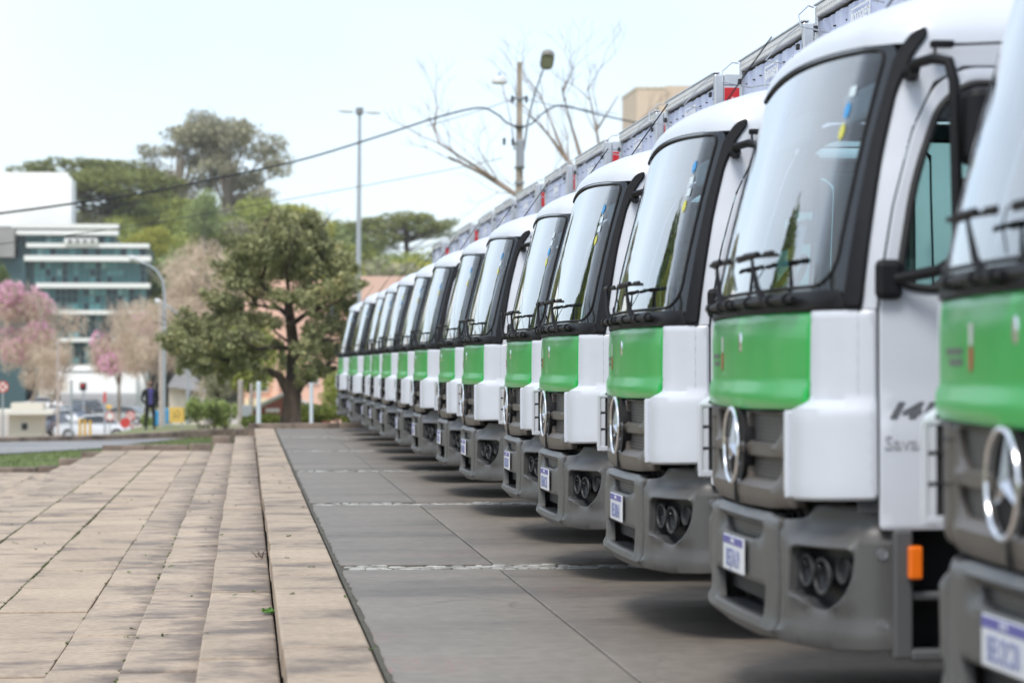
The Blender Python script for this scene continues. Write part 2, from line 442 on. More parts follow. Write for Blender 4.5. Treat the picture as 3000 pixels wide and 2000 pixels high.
M_stone2 = world_noise_mat('pink_sandstone_stain_shade', [(.43,.34,.255),(.37,.29,.22),(.19,.155,.13)], (1.9, 18), .72, .5, .10, (.8,1.0,1), grain=90, extra=inner_grime_shade)  # dirt plus painted shade, darkening towards the riser foot
M_stone3 = world_noise_mat('pale_sandstone', [(.45,.355,.26),(.40,.31,.23),(.21,.165,.135)], (1.5, 18), .72, .5, .08, (.85,1.0,1), grain=90)
M_kerb = world_noise_mat('weathered_kerb_stone', [(.26,.205,.165),(.19,.15,.12),(.09,.07,.06)], (2.2, 16), .8, .5, .14)
M_conc = world_noise_mat('grey_concrete', [(.215,.186,.156),(.190,.164,.138),(.128,.111,.095)], (.6, 9), .55, .25, .05, (.6,1.3,1), spec=.28, extra=wear_marks)
M_joint = mat('dark_joint', (.085,.078,.06), .9, var=.3, vscale=12)
M_cob = world_noise_mat('white_cobble', [(.42,.41,.38),(.32,.31,.29),(.15,.145,.13)], (5, 30), .7, .4, .0)
M_asph = world_noise_mat('pale_asphalt', [(.27,.265,.265),(.24,.235,.235),(.19,.185,.185)], (.3, 8), .7, .3, 0)
M_grass = world_noise_mat('grass_turf', [(.13,.17,.045),(.10,.135,.035),(.07,.09,.03)], (1.2, 12), .9, .6, 0)
M_dirt = world_noise_mat('ground_soil', [(.24,.22,.12),(.17,.19,.08),(.11,.13,.05)], (.05, 2), .9, .4, 0)
M_moss = leaf_mat('moss_green', (.07,.10,.03), (.16,.22,.06), scale=8)

# ------------------------------------------------------------ the land
def gz(x, y):
    x = np.asarray(x, float); y = np.asarray(y, float)
    near = -1.75+1.0*sm(x, -5.5, .3)
    mid = -0.97+0.75*sm(x, -1.5, 3.0)*(1-sm(y, 62, 100))
    z = near+(mid-near)*sm(y, 55.5, 57.5)
    z = z+.11*sm(y, 86, 88)*sm(x, -5, -3.2)
    z = z+(-4.0-z)*sm(y-13*sm(x, -5.2, -3.4), 85.5, 116)
    hill = (24-13*sm(x, 5, 60))*sm(y, 345, 520)+8*sm(y, 520, 700)
    return z+hill
xs = np.concatenate([np.linspace(-1500,-120,14), np.linspace(-110,-14,25), np.linspace(-12,12,61), np.linspace(14,140,32), np.linspace(160,1500,14)])
ys = np.concatenate([np.linspace(-400,0,8), np.linspace(5,52,16), np.linspace(54,60,13), np.linspace(62,150,45), np.linspace(160,720,60), np.linspace(800,3500,14)])
gx_, gy_ = np.meshgrid(xs, ys, indexing='ij'); gz_ = gz(gx_, gy_)
nx_, ny_ = len(xs), len(ys)
gm = MB(); gm.add(np.stack([gx_,gy_,gz_],-1).reshape(-1,3), [(i*ny_+j,(i+1)*ny_+j,(i+1)*ny_+j+1,i*ny_+j+1) for i in range(nx_-1) for j in range(ny_-1)], True)
tag(gm.build('ground', M_dirt, None, 180), kind='structure')

# ------------------------------------------------------------ concrete apron under the trucks: slabs, joints, cobble strips
R_ = .15
pav = MB(); pav.box(.585, 60, -12, 55.35, -.30, -.012); PAV = tag(pav.build('pavement', M_joint), kind='structure')
strips = [16.75+7.85*k for k in range(-3, 5)]
xj = [.612, 1.62, 5.2, 8.8, 12.4, 19.5, 30, 45, 60]
def slab(name, x0, x1, y0, y1, z0, z1, m, par, c=.006, jit=0.0):
    b = MB()
    if jit:
        n = max(2, int((y1-y0)/.16)); pr = [(y0+(y1-y0)*k/n) for k in range(n+1)]
        xa = [x0+random.uniform(-jit, jit) for _ in pr]
        # left edge chipped and uneven
        vs = []; fs = []
        for k, y in enumerate(pr):
            vs += [(xa[k],y,z0),(xa[k],y,z1-c),(xa[k]+c,y,z1),(x1-c,y,z1),(x1,y,z1-c),(x1,y,z0)]
        for k in range(n):
            for q in range(5): a = k*6+q; fs.append((a,a+6,a+7,a+1))
        fs += [tuple(range(6)), tuple(n*6+q for q in range(5,-1,-1))]
        b.add(vs, fs)
    else: b.cbox(x0, x1, y0, y1, z0, z1, c)
    return b.build(name, m, par)
for i, y0 in enumerate(strips):
    ya, yb = y0+.40, y0+7.85-.02
    if yb > 54: yb = 55.33
    for j in range(len(xj)-1):
        slab('concrete_slab', xj[j]+(.0 if j == 0 else .005), xj[j+1]-.005, ya, yb, -.10, random.uniform(-.003,.003), M_conc, PAV, .008, .010 if j == 0 else 0)
    # irregular white stones, set in the gap
    cb = MB(); y = y0+.02
    row = 0
    while y < y0+.37:
        w = random.uniform(.055,.085); x = .62+random.uniform(0,.05)
        while x < 9:
            l = random.uniform(.06,.12); dz = random.uniform(-.012,.006); t = [random.uniform(-.008,.008) for _ in range(8)]
            p = [(x+t[0],y+t[1]),(x+l-.010+t[2],y+t[3]),(x+l-.010+t[4],y+w-.010+t[5]),(x+t[6],y+w-.010+t[7])]
            cb.add([(a,b,-.05) for a,b in p]+[(a,b,dz-.006) for a,b in p]+[(p[0][0]*.8+p[2][0]*.2,p[0][1]*.8+p[2][1]*.2,dz),(p[1][0]*.8+p[3][0]*.2,p[1][1]*.8+p[3][1]*.2,dz),(p[2][0]*.8+p[0][0]*.2,p[2][1]*.8+p[0][1]*.2,dz),(p[3][0]*.8+p[1][0]*.2,p[3][1]*.8+p[1][1]*.2,dz)],
                   [(0,1,5,4),(1,2,6,5),(2,3,7,6),(3,0,4,7),(4,5,9,8),(5,6,10,9),(6,7,11,10),(7,4,8,11),(8,9,10,11)])
            x += l
        y += w; row += 1
    tag(cb.build('cobble', M_cob, PAV), kind='stuff')

# ------------------------------------------------------------ the stairs: every row its own, made of separate stones
H1 = .15
rows = [(.165,.572,0.0),(-.235,.158,-H1),(-.660,-.242,-2*H1),(-1.13,-.667,-3*H1),(-1.769,-1.134,-3*H1-.004),(-2.445,-1.782,-3*H1+.002),(-2.985,-2.457,-3*H1),
        (-3.42,-2.99,-4*H1),(-3.86,-3.425,-5*H1),(-4.30,-3.865,-6*H1),(-4.95,-4.31,-6*H1),(-5.60,-4.96,-6*H1),(-6.25,-5.61,-6*H1),(-6.9,-6.26,-6*H1),(-7.55,-6.91,-6*H1),(-8.2,-7.56,-6*H1)]
YE = 55.3
bed = MB(); bed.box(-8.3,.60,-6,YE,-1.6,-6*H1-.16); 
for (x0,x1,z) in rows[:9]: bed.box(x0+.03,.59 if x0 > 0 else x1+.42,-6,YE,-1.55,z-.135)
BED = tag(bed.build('stairs', M_joint), kind='structure')
for ri, (x0, x1, z) in enumerate(rows):
    y = 3.0+random.uniform(0,.6) if ri < 13 else 14
    base_len = 1.08 if ri in (0,) else .98
    while y < YE-.1:
        L = base_len*random.choice([1,1,1,.97,1.03,.5 if ri > 2 else 1.0])
        ye = min(y+L, YE)
        if YE-ye < .3: ye = YE
        far = y > 38
        dz = random.uniform(-.006,.006); dx = random.uniform(-.007,.007)
        b = MB()
        c = .013 if ri < 4 or ri in (7,8,9) else .007
        b.cbox(x0+dx, x1, y+.006, ye-.006, z-.14, z+dz, c)
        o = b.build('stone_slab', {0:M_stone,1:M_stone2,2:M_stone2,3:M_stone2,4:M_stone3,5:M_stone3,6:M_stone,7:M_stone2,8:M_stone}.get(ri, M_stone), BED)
        if ri in (0,1) and not far:
            pass
        y = ye
# moss in the landing joints and small weeds: leafy tufts
def tuft(mb, x, y, z, r, n, hh):
    for _ in range(n):
        a = random.uniform(0, 2*PI); d = random.uniform(0, r); cx, cy = x+d*math.cos(a), y+d*math.sin(a)
        s = random.uniform(.006,.016)*(1+r*4); b = random.uniform(0, 2*PI); h = random.uniform(.2,1)*hh
        p = Vector((cx,cy,z+h)); u = Vector((math.cos(b),math.sin(b),random.uniform(-.3,.5)))*s; v = Vector((-math.sin(b),math.cos(b),random.uniform(-.2,.6)))*s*.7
        mb.add([p-u,p-v*.8,p+u,p+v], [(0,1,2,3)])
mo = MB()
for (xx, zz) in ((-1.775,-3*H1),(-2.45,-3*H1),(-1.136,-3*H1),(-.664,-2*H1+.0)):
    y = 12.0
    while y < 54:
        if random.random() < (.75 if xx < -1.5 else .12): tuft(mo, xx, y, zz-.012, .014 if xx < -1.5 else .01, 6, .018)
        y += random.uniform(.03,.16)
for _ in range(120):
    r = random.choice(rows[:7]); y = random.uniform(11, 40)
    tuft(mo, random.uniform(r[0],r[1]), y, r[2], .03, 5, .012)
tag(mo.build('moss', M_moss), 'green moss and tiny weeds growing in the joints of the stone landing', 'moss', None, 'stuff')
we = MB(); M_weed = leaf_mat('weed_leaf', (.06,.16,.02), (.14,.30,.05), scale=10)
for k in range(26):
    a = random.uniform(0, 2*PI); e = random.uniform(.2,1.2); l = random.uniform(.025,.055); d = Vector((math.cos(a)*math.cos(e), math.sin(a)*math.cos(e), math.sin(e)))
    s = d.cross(Vector((0,0,1))).normalized()*l*.42; p = Vector((.125,15.45,-.148))+Vector((random.uniform(-.02,.02),random.uniform(-.03,.03),0))
    we.add([p,p+d*l*.5-s,p+d*l,p+d*l*.5+s], [(0,1,2,3)])
tag(we.build('weed', M_weed), 'small bright green weed at the foot of the top step', 'weed')
dr = MB(); M_twig = mat('dry_twig', (.10,.07,.05), .9)
for k in range(14):
    p = Vector((.09+random.uniform(-.02,.04), 20.0+random.uniform(-.1,.1), -.148)); q = p+Vector((random.uniform(-.05,.05),random.uniform(-.12,.12),random.uniform(.0,.05)))
    dr.tube([p,(p+q)/2+Vector((0,0,.015)),q], .002, 4)
tag(dr.build('dry_twigs', M_twig), 'little heap of dry twigs against the top step', 'twigs')

# ------------------------------------------------------------ kerb stones closing the far end
KB = [( .03, 9.6, .115, 0), (-.30,.02,-.02,1), (-.73,-.31,-.16,1), (-1.20,-.74,-.31,1), (-3.02,-1.21,-.34,0), (-3.46,-3.03,-.48,1), (-3.92,-3.47,-.62,1), (-4.36,-3.93,-.77,1), (-9.5,-4.37,-.79,0)]
for (x0,x1,zt,one) in KB:
    if one: parts = [(x0,x1)]
    else:
        n = max(1, round((x1-x0)/.95)); parts = [(x0+(x1-x0)*k/n, x0+(x1-x0)*(k+1)/n) for k in range(n)]
    ks = MB(); ks.box(x0+.03,x1-.03,55.42,55.60,zt-.7,zt-.12); K = tag(ks.build('kerb', M_joint), kind='structure')
    for a,b_ in parts:
        k = MB(); k.cbox(a+.006,b_-.006,55.36+random.uniform(-.01,.01),55.66,zt-.32,zt+random.uniform(-.008,.008),.015); k.build('kerb_stone', M_kerb, K)
# curved kerb wall round the path, then the path and its verges
def gat(px, py, dz=0.0):
    """where the line of sight through (px, py) meets the ground beyond the stairs"""
    for Y in np.arange(57.5, 400, .1):
        p = at(px, py, float(Y))
        if p.z <= float(gz(p.x, p.y))+dz: return p
    return p
kc = []
for px, yt, yb in ((560,982,999),(530,983,1000),(470,986,1003),(400,990,1006),(330,995,1007),(270,997.5,1009),(200,1000,1011),(90,1002,1013),(0,1004,1015),(-120,1007,1018),(-260,1010,1021)):
    p = gat(px, yb, .07); p.z = at(px, yt, p.y).z; kc.append(p)
def spline(pts, n):
    out = []; P = [pts[0]]+list(pts)+[pts[-1]]
    for i in range(1, len(P)-2):
        for k in range(n):
            t = k/n; out.append(.5*((2*P[i])+(-P[i-1]+P[i+1])*t+(2*P[i-1]-5*P[i]+4*P[i+1]-P[i+2])*t*t+(-P[i-1]+3*P[i]-3*P[i+1]+P[i+2])*t**3))
    out.append(P[-2]); return out
kp = spline(kc, 8)
kr = MB(); 
for p in kp: pass
kr.tube([p+Vector((0,.2,-.45)) for p in kp], .12, 6); KR = tag(kr.build('kerb', M_joint), kind='structure')
acc = 0; i0 = 0
for i in range(1, len(kp)):
    acc += (kp[i]-kp[i-1]).length
    if acc > 1.4 or i == len(kp)-1:
        a, b_ = kp[i0], kp[i]; d = (b_-a); n = Vector((-d.y, d.x, 0)).normalized(); n = n if n.y > 0 else -n
        a = a+d.normalized()*.01; b_ = b_-d.normalized()*.01
        k = MB(); hgt = .34
        v = [a,b_,b_+n*.3,a+n*.3]
        k.add([p-Vector((0,0,hgt)) for p in v]+[p-Vector((0,0,.02)) for p in v]+[v[0]+n*.02,v[1]+n*.02,v[2]-n*.02,v[3]-n*.02],
              [(0,1,5,4),(1,2,6,5),(2,3,7,6),(3,0,4,7),(4,5,9,8),(5,6,10,9),(6,7,11,10),(7,4,8,11),(8,9,10,11)]); k.build('kerb_stone', M_kerb, KR)
        acc = 0; i0 = i
def sheet(name, pts, m, dz, kind='structure'):
    from mathutils.geometry import tessellate_polygon
    vs = []; 
    res = subdiv([(p[0],p[1]) for p in pts], 1.0)
    G = [(x,y) for x in np.arange(min(p[0] for p in res),max(p[0] for p in res),1.0) for y in np.arange(min(p[1] for p in res),max(p[1] for p in res),1.0)]
    G = np.array(G); G = G[inpoly(G, res)] if len(G) else G
    if len(G): G = G[dist_edges(G, [res]) > .4]
    V = [Vector(p) for p in res]+[Vector(p) for p in G]; n = len(res)
    r = geometry.delaunay_2d_cdt(V, [(i,(i+1)%n) for i in range(n)], [], 1, 1e-6)
    b = MB(); b.add([(v.x,v.y,float(gz(v.x,v.y))+dz) for v in r[0]], [tuple(f) for f in r[2]], True)
    return tag(b.build(name, m), kind=kind)
pathp = [(p.x+.02,p.y-.02) for p in kp]
low = [gat(px,py,.05) for px,py in ((-260,1064),(-120,1052),(0,1044),(120,1037),(222,1031),(265,1026),(330,1018),(370,1014),(456,1003),(500,1001),(556,999.6))]
low = [(p.x,p.y) for p in low]
sheet('path', pathp+low, M_asph, .07)
sheet('lawn', low[::-1]+[(low[0][0],55.7),(.0,55.7),(.0,60)][::1], M_grass, .045)
lowpoly = low[::-1]+[(low[0][0],55.7),(.0,55.7),(.0,60)]
gr = MB()
for _ in range(9000):
    x = random.uniform(-9.5,.0); y = random.uniform(55.7, 84)
    if not inpoly(np.array([[x,y]]), lowpoly)[0]: continue
    z = float(gz(x,y))+.05; h = random.uniform(.03,.09); a = random.uniform(0,2*PI); w = .012
    gr.add([(x-w*math.cos(a),y-w*math.sin(a),z),(x+w*math.cos(a),y+w*math.sin(a),z),(x+random.uniform(-.03,.03),y+random.uniform(-.03,.03),z+h)], [(0,1,2)])
tag(gr.build('grass', leaf_mat('grass_blade', (.09,.13,.03), (.18,.22,.06), scale=1)), 'short green grass on the verge beyond the stairs', 'grass', None, 'stuff')
lv = MB()
for _ in range(70):
    t = random.random(); p = kp[int(t*(len(kp)-1))]; x, y = p.x+random.uniform(-.2,.2), p.y-random.uniform(.1,1.2)
    z = float(gz(x,y))+.085; s = random.uniform(.03,.06); a = random.uniform(0,2*PI)
    lv.add([(x+s*math.cos(a),y+s*math.sin(a),z),(x-s*math.sin(a)*.6,y+s*math.cos(a)*.6,z+.01),(x-s*math.cos(a),y-s*math.sin(a),z+.005),(x+s*math.sin(a)*.6,y-s*math.cos(a)*.6,z)], [(0,1,2,3)])
tag(lv.build('fallen_leaves', mat('dry_leaf', (.42,.24,.12), .8)), 'dry fallen leaves scattered along the kerb on the grey path', 'leaves', None, 'stuff')
# ------------------------------------------------------------ truck materials
M_white = mat('truck_white_paint', (0.60, 0.63, 0.69), 0.36, var=.05, vscale=1.6, coat=0.4, coat_rough=0.12, bump=0.02, bscale=3)
M_green = mat('truck_green_film', (0.022, 0.41, 0.075), 0.32, coat=0.30, coat_rough=0.10, bump=0.03, bscale=5, spec=.3)
M_black = mat('black_trim', (0.009, 0.009, 0.011), 0.55, spec=.25)
M_rubber = mat('rubber', (0.015, 0.015, 0.016), 0.7)
M_grey = mat('bumper_grey_plastic', (0.090, 0.089, 0.088), 0.42, var=0.2, vscale=2.5, bump=0.06, bscale=300)
M_dgrey = mat('dark_grey_plastic', (0.045, 0.047, 0.05), 0.5)
M_frit = mat('black_glass_border', (0.012, 0.014, 0.018), 0.12, coat=0.5)
M_chrome = mat('chrome', (0.80, 0.81, 0.84), 0.2, metal=1.0)
M_alu = mat('aluminium', (0.62, 0.63, 0.65), 0.35, metal=0.85, var=0.12, vscale=6)
M_steel = mat('grey_steel', (0.33, 0.34, 0.36), 0.45, metal=0.7)
M_amber = mat('amber_lens', (0.85, 0.17, 0.01), 0.2, coat=0.6)
M_red = mat('red_reflector', (0.52, 0.015, 0.02), 0.25, coat=0.5)
M_plate = mat('plate_white', (0.72, 0.74, 0.78), 0.4)
M_plateblue = mat('plate_blue_band', (0.10, 0.10, 0.36), 0.4)
M_ink = mat('plate_ink', (0.20, 0.23, 0.42), 0.5)
M_silvertxt = mat('grey_lettering', (0.13, 0.135, 0.15), 0.4)
M_palegrey = mat('pale_grey_lettering', (0.42, 0.43, 0.46), 0.5)
M_liner = mat('cab_liner', (0.32, 0.33, 0.34), 0.9, var=0.1)
M_linerd = mat('cab_liner_dark', (0.06, 0.065, 0.075), 0.8)
M_seat = mat('seat_fabric', (0.07, 0.085, 0.11), 0.9, var=0.3, vscale=20)
M_stblue = mat('sticker_blue', (0.03, 0.30, 0.66), 0.5)
M_styel = mat('sticker_yellow', (0.62, 0.60, 0.08), 0.5)
M_stwhite = mat('sticker_pale', (0.60, 0.70, 0.74), 0.5)
M_chassis = mat('chassis_black', (0.02, 0.02, 0.022), 0.6)
M_tyre = mat('tyre', (0.02, 0.02, 0.02), 0.8, bump=0.3, bscale=80)
M_rim = mat('wheel_rim', (0.55, 0.56, 0.58), 0.4, metal=0.6)
M_lamp = mat('lamp_glass', (0.03, 0.032, 0.036), 0.08, coat=1.0)
M_screen = glass_mat('windscreen_glass', (0.66, 0.80, 0.88), 1.55, 2.2)
M_window = glass_mat('side_window_glass', (0.62, 0.82, 0.78), 1.5, 0.9)
def mesh_grille_mat():
    m = bpy.data.materials.new('expanded_mesh'); m.use_nodes = True
    nt = m.node_tree; b = nt.nodes['Principled BSDF']; b.inputs['Roughness'].default_value = 0.5
    tc = nt.nodes.new('ShaderNodeTexCoord'); mp = nt.nodes.new('ShaderNodeMapping'); mp.inputs['Rotation'].default_value = (math.radians(45), 0, 0)
    w1 = nt.nodes.new('ShaderNodeTexChecker'); w1.inputs['Scale'].default_value = 95
    nt.links.new(tc.outputs['Object'], mp.inputs[0])
    sp = nt.nodes.new('ShaderNodeSeparateXYZ'); cb = nt.nodes.new('ShaderNodeCombineXYZ')
    nt.links.new(mp.outputs[0], sp.inputs[0]); nt.links.new(sp.outputs[1], cb.inputs[1]); nt.links.new(sp.outputs[2], cb.inputs[2])
    nt.links.new(cb.outputs[0], w1.inputs[0])
    w1.inputs['Color1'].default_value = (0.13, 0.125, 0.12, 1); w1.inputs['Color2'].default_value = (0.012, 0.012, 0.012, 1)
    nt.links.new(w1.outputs[0], b.inputs['Base Color'])
    bp = nt.nodes.new('ShaderNodeBump'); bp.inputs['Strength'].default_value = 0.6
    nt.links.new(w1.outputs['Fac'], bp.inputs['Height']); nt.links.new(bp.outputs[0], b.inputs['Normal'])
    return m
M_mesh = mesh_grille_mat()

# ------------------------------------------------------------ truck surfaces (x back from the front, y across, z up)
FH, CR = 0.95, 0.20
LC = CR*PI/2
def hwf(z): return 1.0-0.072*sm(z, 1.55, 2.42)
def cabmap(a, z):
    a = np.asarray(a, float); z = np.asarray(z, float)+a*0
    b = np.abs(a); s = np.where(a < 0, -1.0, 1.0)
    th = np.clip((b-FH)/CR, 0, PI/2)
    w = np.where(b <= FH, b, FH+CR*np.sin(th))
    x = np.where(b <= FH, 0, CR*(1-np.cos(th)))+np.maximum(0, b-FH-LC)
    x = x-0.088*(1-np.clip(w/(FH+CR), 0, 1)**2)+0.0
    xp = 0.21*np.clip((z-1.5)/0.92, 0, 2)**1.25
    x = x+xp*np.clip(1-np.maximum(x, 0)/1.3, 0, 1)
    w = w*hwf(z)
    return np.stack([x, w*s, z], -1)
def roofz0(a): return 2.425+0.033*(1-np.clip(np.abs(a)/1.05, 0, 1)**2)
XC = 1.05
def roofmap(a, t):
    """t 0 at the windscreen header, 1 on the crown"""
    a = np.asarray(a, float); t = np.asarray(t, float)+a*0
    z0 = roofz0(a); P = cabmap(a, z0)
    s = np.cos(np.clip(t, 0, 1)*PI/2); q = np.sin(np.clip(t, 0, 1)*PI/2)
    x = np.where(P[...,0] < XC, XC+(P[...,0]-XC)*s, P[...,0])
    w = P[...,1]*np.maximum(s, 0)**0.62
    z = z0+(2.715-z0)*q**0.95
    return np.stack([x, w, z], -1)
AREAR = FH+LC+1.60
def bumpmap(a, z):
    a = np.asarray(a, float); z = np.asarray(z, float)+a*0
    b = np.abs(a); s = np.where(a < 0, -1.0, 1.0)
    f0, cx, cw = 0.55, 0.27, 0.60; L = 0.70
    th = np.clip((b-f0)/L, 0, 1)*PI/2
    w = np.where(b <= f0, b, f0+cw*np.sin(th)); x = np.where(b <= f0, 0, cx*(1-np.cos(th)))+np.maximum(0, b-f0-L)
    x = x-0.080-0.025*(1-np.clip(b/0.8, 0, 1)**2)
    return np.stack([x, w*s, z], -1)

def make_truck():
    T = empty('truck')
    P = {}
    # --- windscreen with its black border
    gl = rpoly([(-1.065,1.582),(1.065,1.582),(1.085,2.408),(0.5,2.435),(0,2.444),(-0.5,2.435),(-1.085,2.408)], [.12,.12,.05,.3,.3,.3,.05], 6)
    sur = rpoly([(-1.16,1.505),(1.16,1.505),(1.15,2.0),(1.13,2.425),(0.5,2.455),(0,2.462),(-0.5,2.455),(-1.13,2.425),(-1.15,2.0)], [.01,.01,.2,.05,.3,.3,.3,.05,.2], 5)
    panel('windscreen_surround', sur, cabmap, M_frit, T, off=-0.004, thick=0.012, res=0.06, holes=[gl])
    ws = panel('windscreen', [(x*1.004, z if z > 2 else z-0.004) for x, z in gl], cabmap, M_screen, T, off=-0.007, thick=0.0, res=0.05)
    # seal
    sea = MB(); g3 = surf(cabmap, np.array(subdiv(gl, .05)), 0.0); g3 = [tuple(p) for p in g3]; sea.tube(g3+[g3[0]], 0.006, 5)
    sea.build('windscreen_seal', M_rubber, T)
    # cowl panel under the glass
    panel('cowl', rpoly([(-1.12,1.497),(1.12,1.497),(1.10,1.566),(0.8,1.568),(-0.8,1.568),(-1.10,1.566)], .01), cabmap, M_black, T, off=0.004, thick=0.02, res=0.06, rnd=0.004)
    # black air deflectors on the pillars
    for s in (-1, 1):
        d = rpoly([(1.115,1.50),(1.182,1.50),(1.168,2.02),(1.172,2.26),(1.200,2.38),(1.240,2.45),(1.225,2.482),(1.172,2.46),(1.132,2.38),(1.118,2.10),(1.115,1.85)], .03, 4)
        d = d if s > 0 else [(-a, z) for a, z in d][::-1]
        panel('pillar_deflector', d, cabmap, M_black, T, off=0.014, thick=0.03, res=0.04, rnd=0.008)
    # --- green flap with a creased lip
    def flapoff(a, z):
        k = 1-sm(z, 1.205, 1.235)
        dip = 0.03*(1-np.clip(np.abs(a)/0.95, 0, 1)**2)
        return 0.004+0.013*(1-sm(z, 1.222-dip*0.4, 1.238-dip*0.4)) - 0.008*sm(z, 1.40, 1.495)
    fl = rpoly([(-0.945,1.160),(-0.89,1.150),(0,1.140),(0.89,1.150),(0.945,1.180),(0.955,1.492),(0,1.500),(-0.955,1.492)], [.02,.05,0,.05,.02,.012,0,.012], 4)
    panel('front_flap', fl, cabmap, M_green, T, off=flapoff, thick=0.02, res=0.028, rnd=0.006)
    # badge and state arms on the flap
    bd = MB(); pc = surf(cabmap, np.array([[0.0, 1.395]]), 0.003)[0]
    bd.lathe([(0.0, 0.006), (0.017, 0.006), (0.021, 0.0)], 20, 'x'); 
    bd.v = [(pc[0]-p[0], pc[1]+p[1], pc[2]+p[2]*1.9) for p in bd.v]; bd.f = [f[::-1] for f in bd.f]
    bd.build('flap_badge', M_chrome, T)
    def decal(name, pts, m, off=0.008, th=0.0015):
        return panel(name, pts, cabmap, m, T, off=off, thick=th, res=0.05)
    decal('coat_of_arms', [(0.43,1.36),(0.47,1.36),(0.475,1.42),(0.425,1.42)], mat('decal_pale', (0.6,0.62,0.6), 0.5), 0.0065)
    decal('coat_of_arms', rpoly([(0.43,1.30),(0.45,1.28),(0.47,1.30),(0.47,1.355),(0.43,1.355)], .01), mat('decal_red', (0.45,0.05,0.04), 0.5), 0.0065)
    for i, (a0, a1, z) in enumerate([(0.56,0.80,1.335),(0.56,0.75,1.305)]):
        decal('lettering_band', [(a0,z),(a1,z),(a1,z+0.018),(a0,z+0.018)], mat('decal_dark', (0.10,0.12,0.11), 0.5), 0.0065)
    # --- grille: brown-grey moulding with four mesh openings
    hol = []
    for s in (-1, 1):
        up = [(0.13,1.030),(0.16,1.018),(0.53,1.018),(0.62,1.060),(0.655,1.130),(0.13,1.130)]
        lo = [(0.13,0.965),(0.13,0.895),(0.16,0.885),(0.55,0.885),(0.63,0.925),(0.645,0.968)]
        for h in (up, lo):
            h = h if s > 0 else [(-a, z) for a, z in h][::-1]
            hol.append(rpoly(h, .02, 3))
    def groff(a, z):
        b = np.abs(a)
        o = 0.0+0.0*a
        o = o+0.020*(sm(z, .965, .985)-sm(z, 1.000, 1.020))*(1-sm(b, .60, .72))     # shelf bars stand proud
        o = o+0.022*(1-sm(z, .862, .885))*(1-sm(b, .60, .72))
        o = o-0.010*(1-sm(z, .79, .84))
        o = o+0.012*(sm(b, .70, .74))
        return o
    gr = rpoly([(-0.820,0.800),(-0.5,0.785),(0,0.780),(0.5,0.785),(0.820,0.800),(0.835,1.143),(0,1.133),(-0.835,1.143)], [.03,0,0,0,.03,.01,0,.01])
    M_grille = mat('grille_warm_grey', (0.098, 0.086, 0.076), 0.42, var=0.06, vscale=4, bump=0.05, bscale=250)
    G = panel('grille', gr, cabmap, M_grille, T, off=groff, thick=0.030, res=0.03, holes=hol, rnd=0.006)
    for s in (-1, 1):
        for z0, z1 in ((1.01,1.135),(0.875,0.975)):
            q = [(0.10,z0),(0.67,z0),(0.67,z1),(0.10,z1)]; q = q if s > 0 else [(-a, z) for a, z in q][::-1]
            panel('grille_mesh', q, cabmap, M_mesh, G, off=-0.024, thick=0, res=0.06)
        for z in (1.095, 0.968):
            sg = MB(); p = surf(cabmap, np.array([(s*a, z) for a in np.linspace(.69,.825,5)]), 0.0125); sg.tube([tuple(q) for q in p], 0.0028, 4); sg.build('grille_seam', M_rubber, G)
    cs = MB(); cs.box(-0.117,-0.100,-0.004,0.004,0.78,0.865); cs.build('grille_seam', M_rubber, G)
    # --- round three-pointed emblem on a dark dish
    E = MB(); ex = -0.128; ez = 1.0
    E.lathe([(0.0,0.0),(0.140,0.0),(0.150,-0.008),(0.150,0.05)], 40, 'x', (ex+0.03,0,ez)); 
    e0 = E.build('emblem_dish', M_black, T)
    R = MB(); R.tube([(ex, 0.141*math.cos(2*PI*k/48), ez+0.141*math.sin(2*PI*k/48)) for k in range(49)], 0.0085, 8, False)
    for k in range(3):
        an = PI/2+2*PI*k/3; d = Vector((0, math.cos(an), math.sin(an))); n = Vector((0, -math.sin(an), math.cos(an)))
        c = Vector((ex+0.012, 0, ez)); tip = c+d*0.140; h = 0.020
        l = c+n*h+d*0.012; r = c-n*h+d*0.012; top = c+Vector((-0.022,0,0)); bk = c+Vector((0.004,0,0))
        R.add([tip,l,r,top,bk], [(0,3,1),(0,2,3),(1,3,2),(0,1,4),(0,4,2)])
    R.build('emblem_star', M_chrome, T)
    # --- white corner panels
    def corneroff(a, z):
        b = np.abs(a)
        low = 1-sm(z, 1.150, 1.190)
        front = 1-sm(b, 0.98, 1.22)
        return 0.004+low*(0.016+0.034*front)-0.008*(1-sm(z, .83, .86))
    for s in (-1, 1):
        lo = [(0.872,0.860),(0.90,0.835),(1.229,0.845),(1.226,1.497),(0.961,1.497),(0.952,1.185),(0.93,1.158),(0.872,1.145)]
        q = rpoly(lo, [.02,.03,.02,.01,.008,.02,.02,.01], 4); q = q if s > 0 else [(-a, z) for a, z in q][::-1]
        cp = panel('corner_panel', q, cabmap, M_white, T, off=corneroff, thick=0.022, res=0.028, rnd=0.010)
        fr = MB()                                              # the inward side wall with its slatted air slot
        y = s*0.872; xs0, xs1 = -0.105, 0.035
        w0, w1 = (y, y+s*0.02)
        a_, b_ = sorted((w0, w1))
        fr.cbox(xs0, xs0+0.020, a_, b_, .862, 1.140, .004); fr.cbox(xs1-0.02, xs1, a_, b_, .862, 1.140, .004)
        fr.cbox(xs0+.002, xs1-.002, a_, b_, .842, .868, .004); fr.cbox(xs0+.002, xs1-.002, a_, b_, 1.132, 1.148, .004)
        fr.build('air_slot_frame', M_white, cp)
        sl = MB()
        sl.box(xs0+.01, xs1-.01, min(y+s*.012,y+s*.016), max(y+s*.012,y+s*.016), .866, 1.136)
        for z in (.955, 1.045): sl.cbox(xs0+.016, xs1-.016, min(y+s*.001,y+s*.012), max(y+s*.001,y+s*.012), z, z+.012, .003)
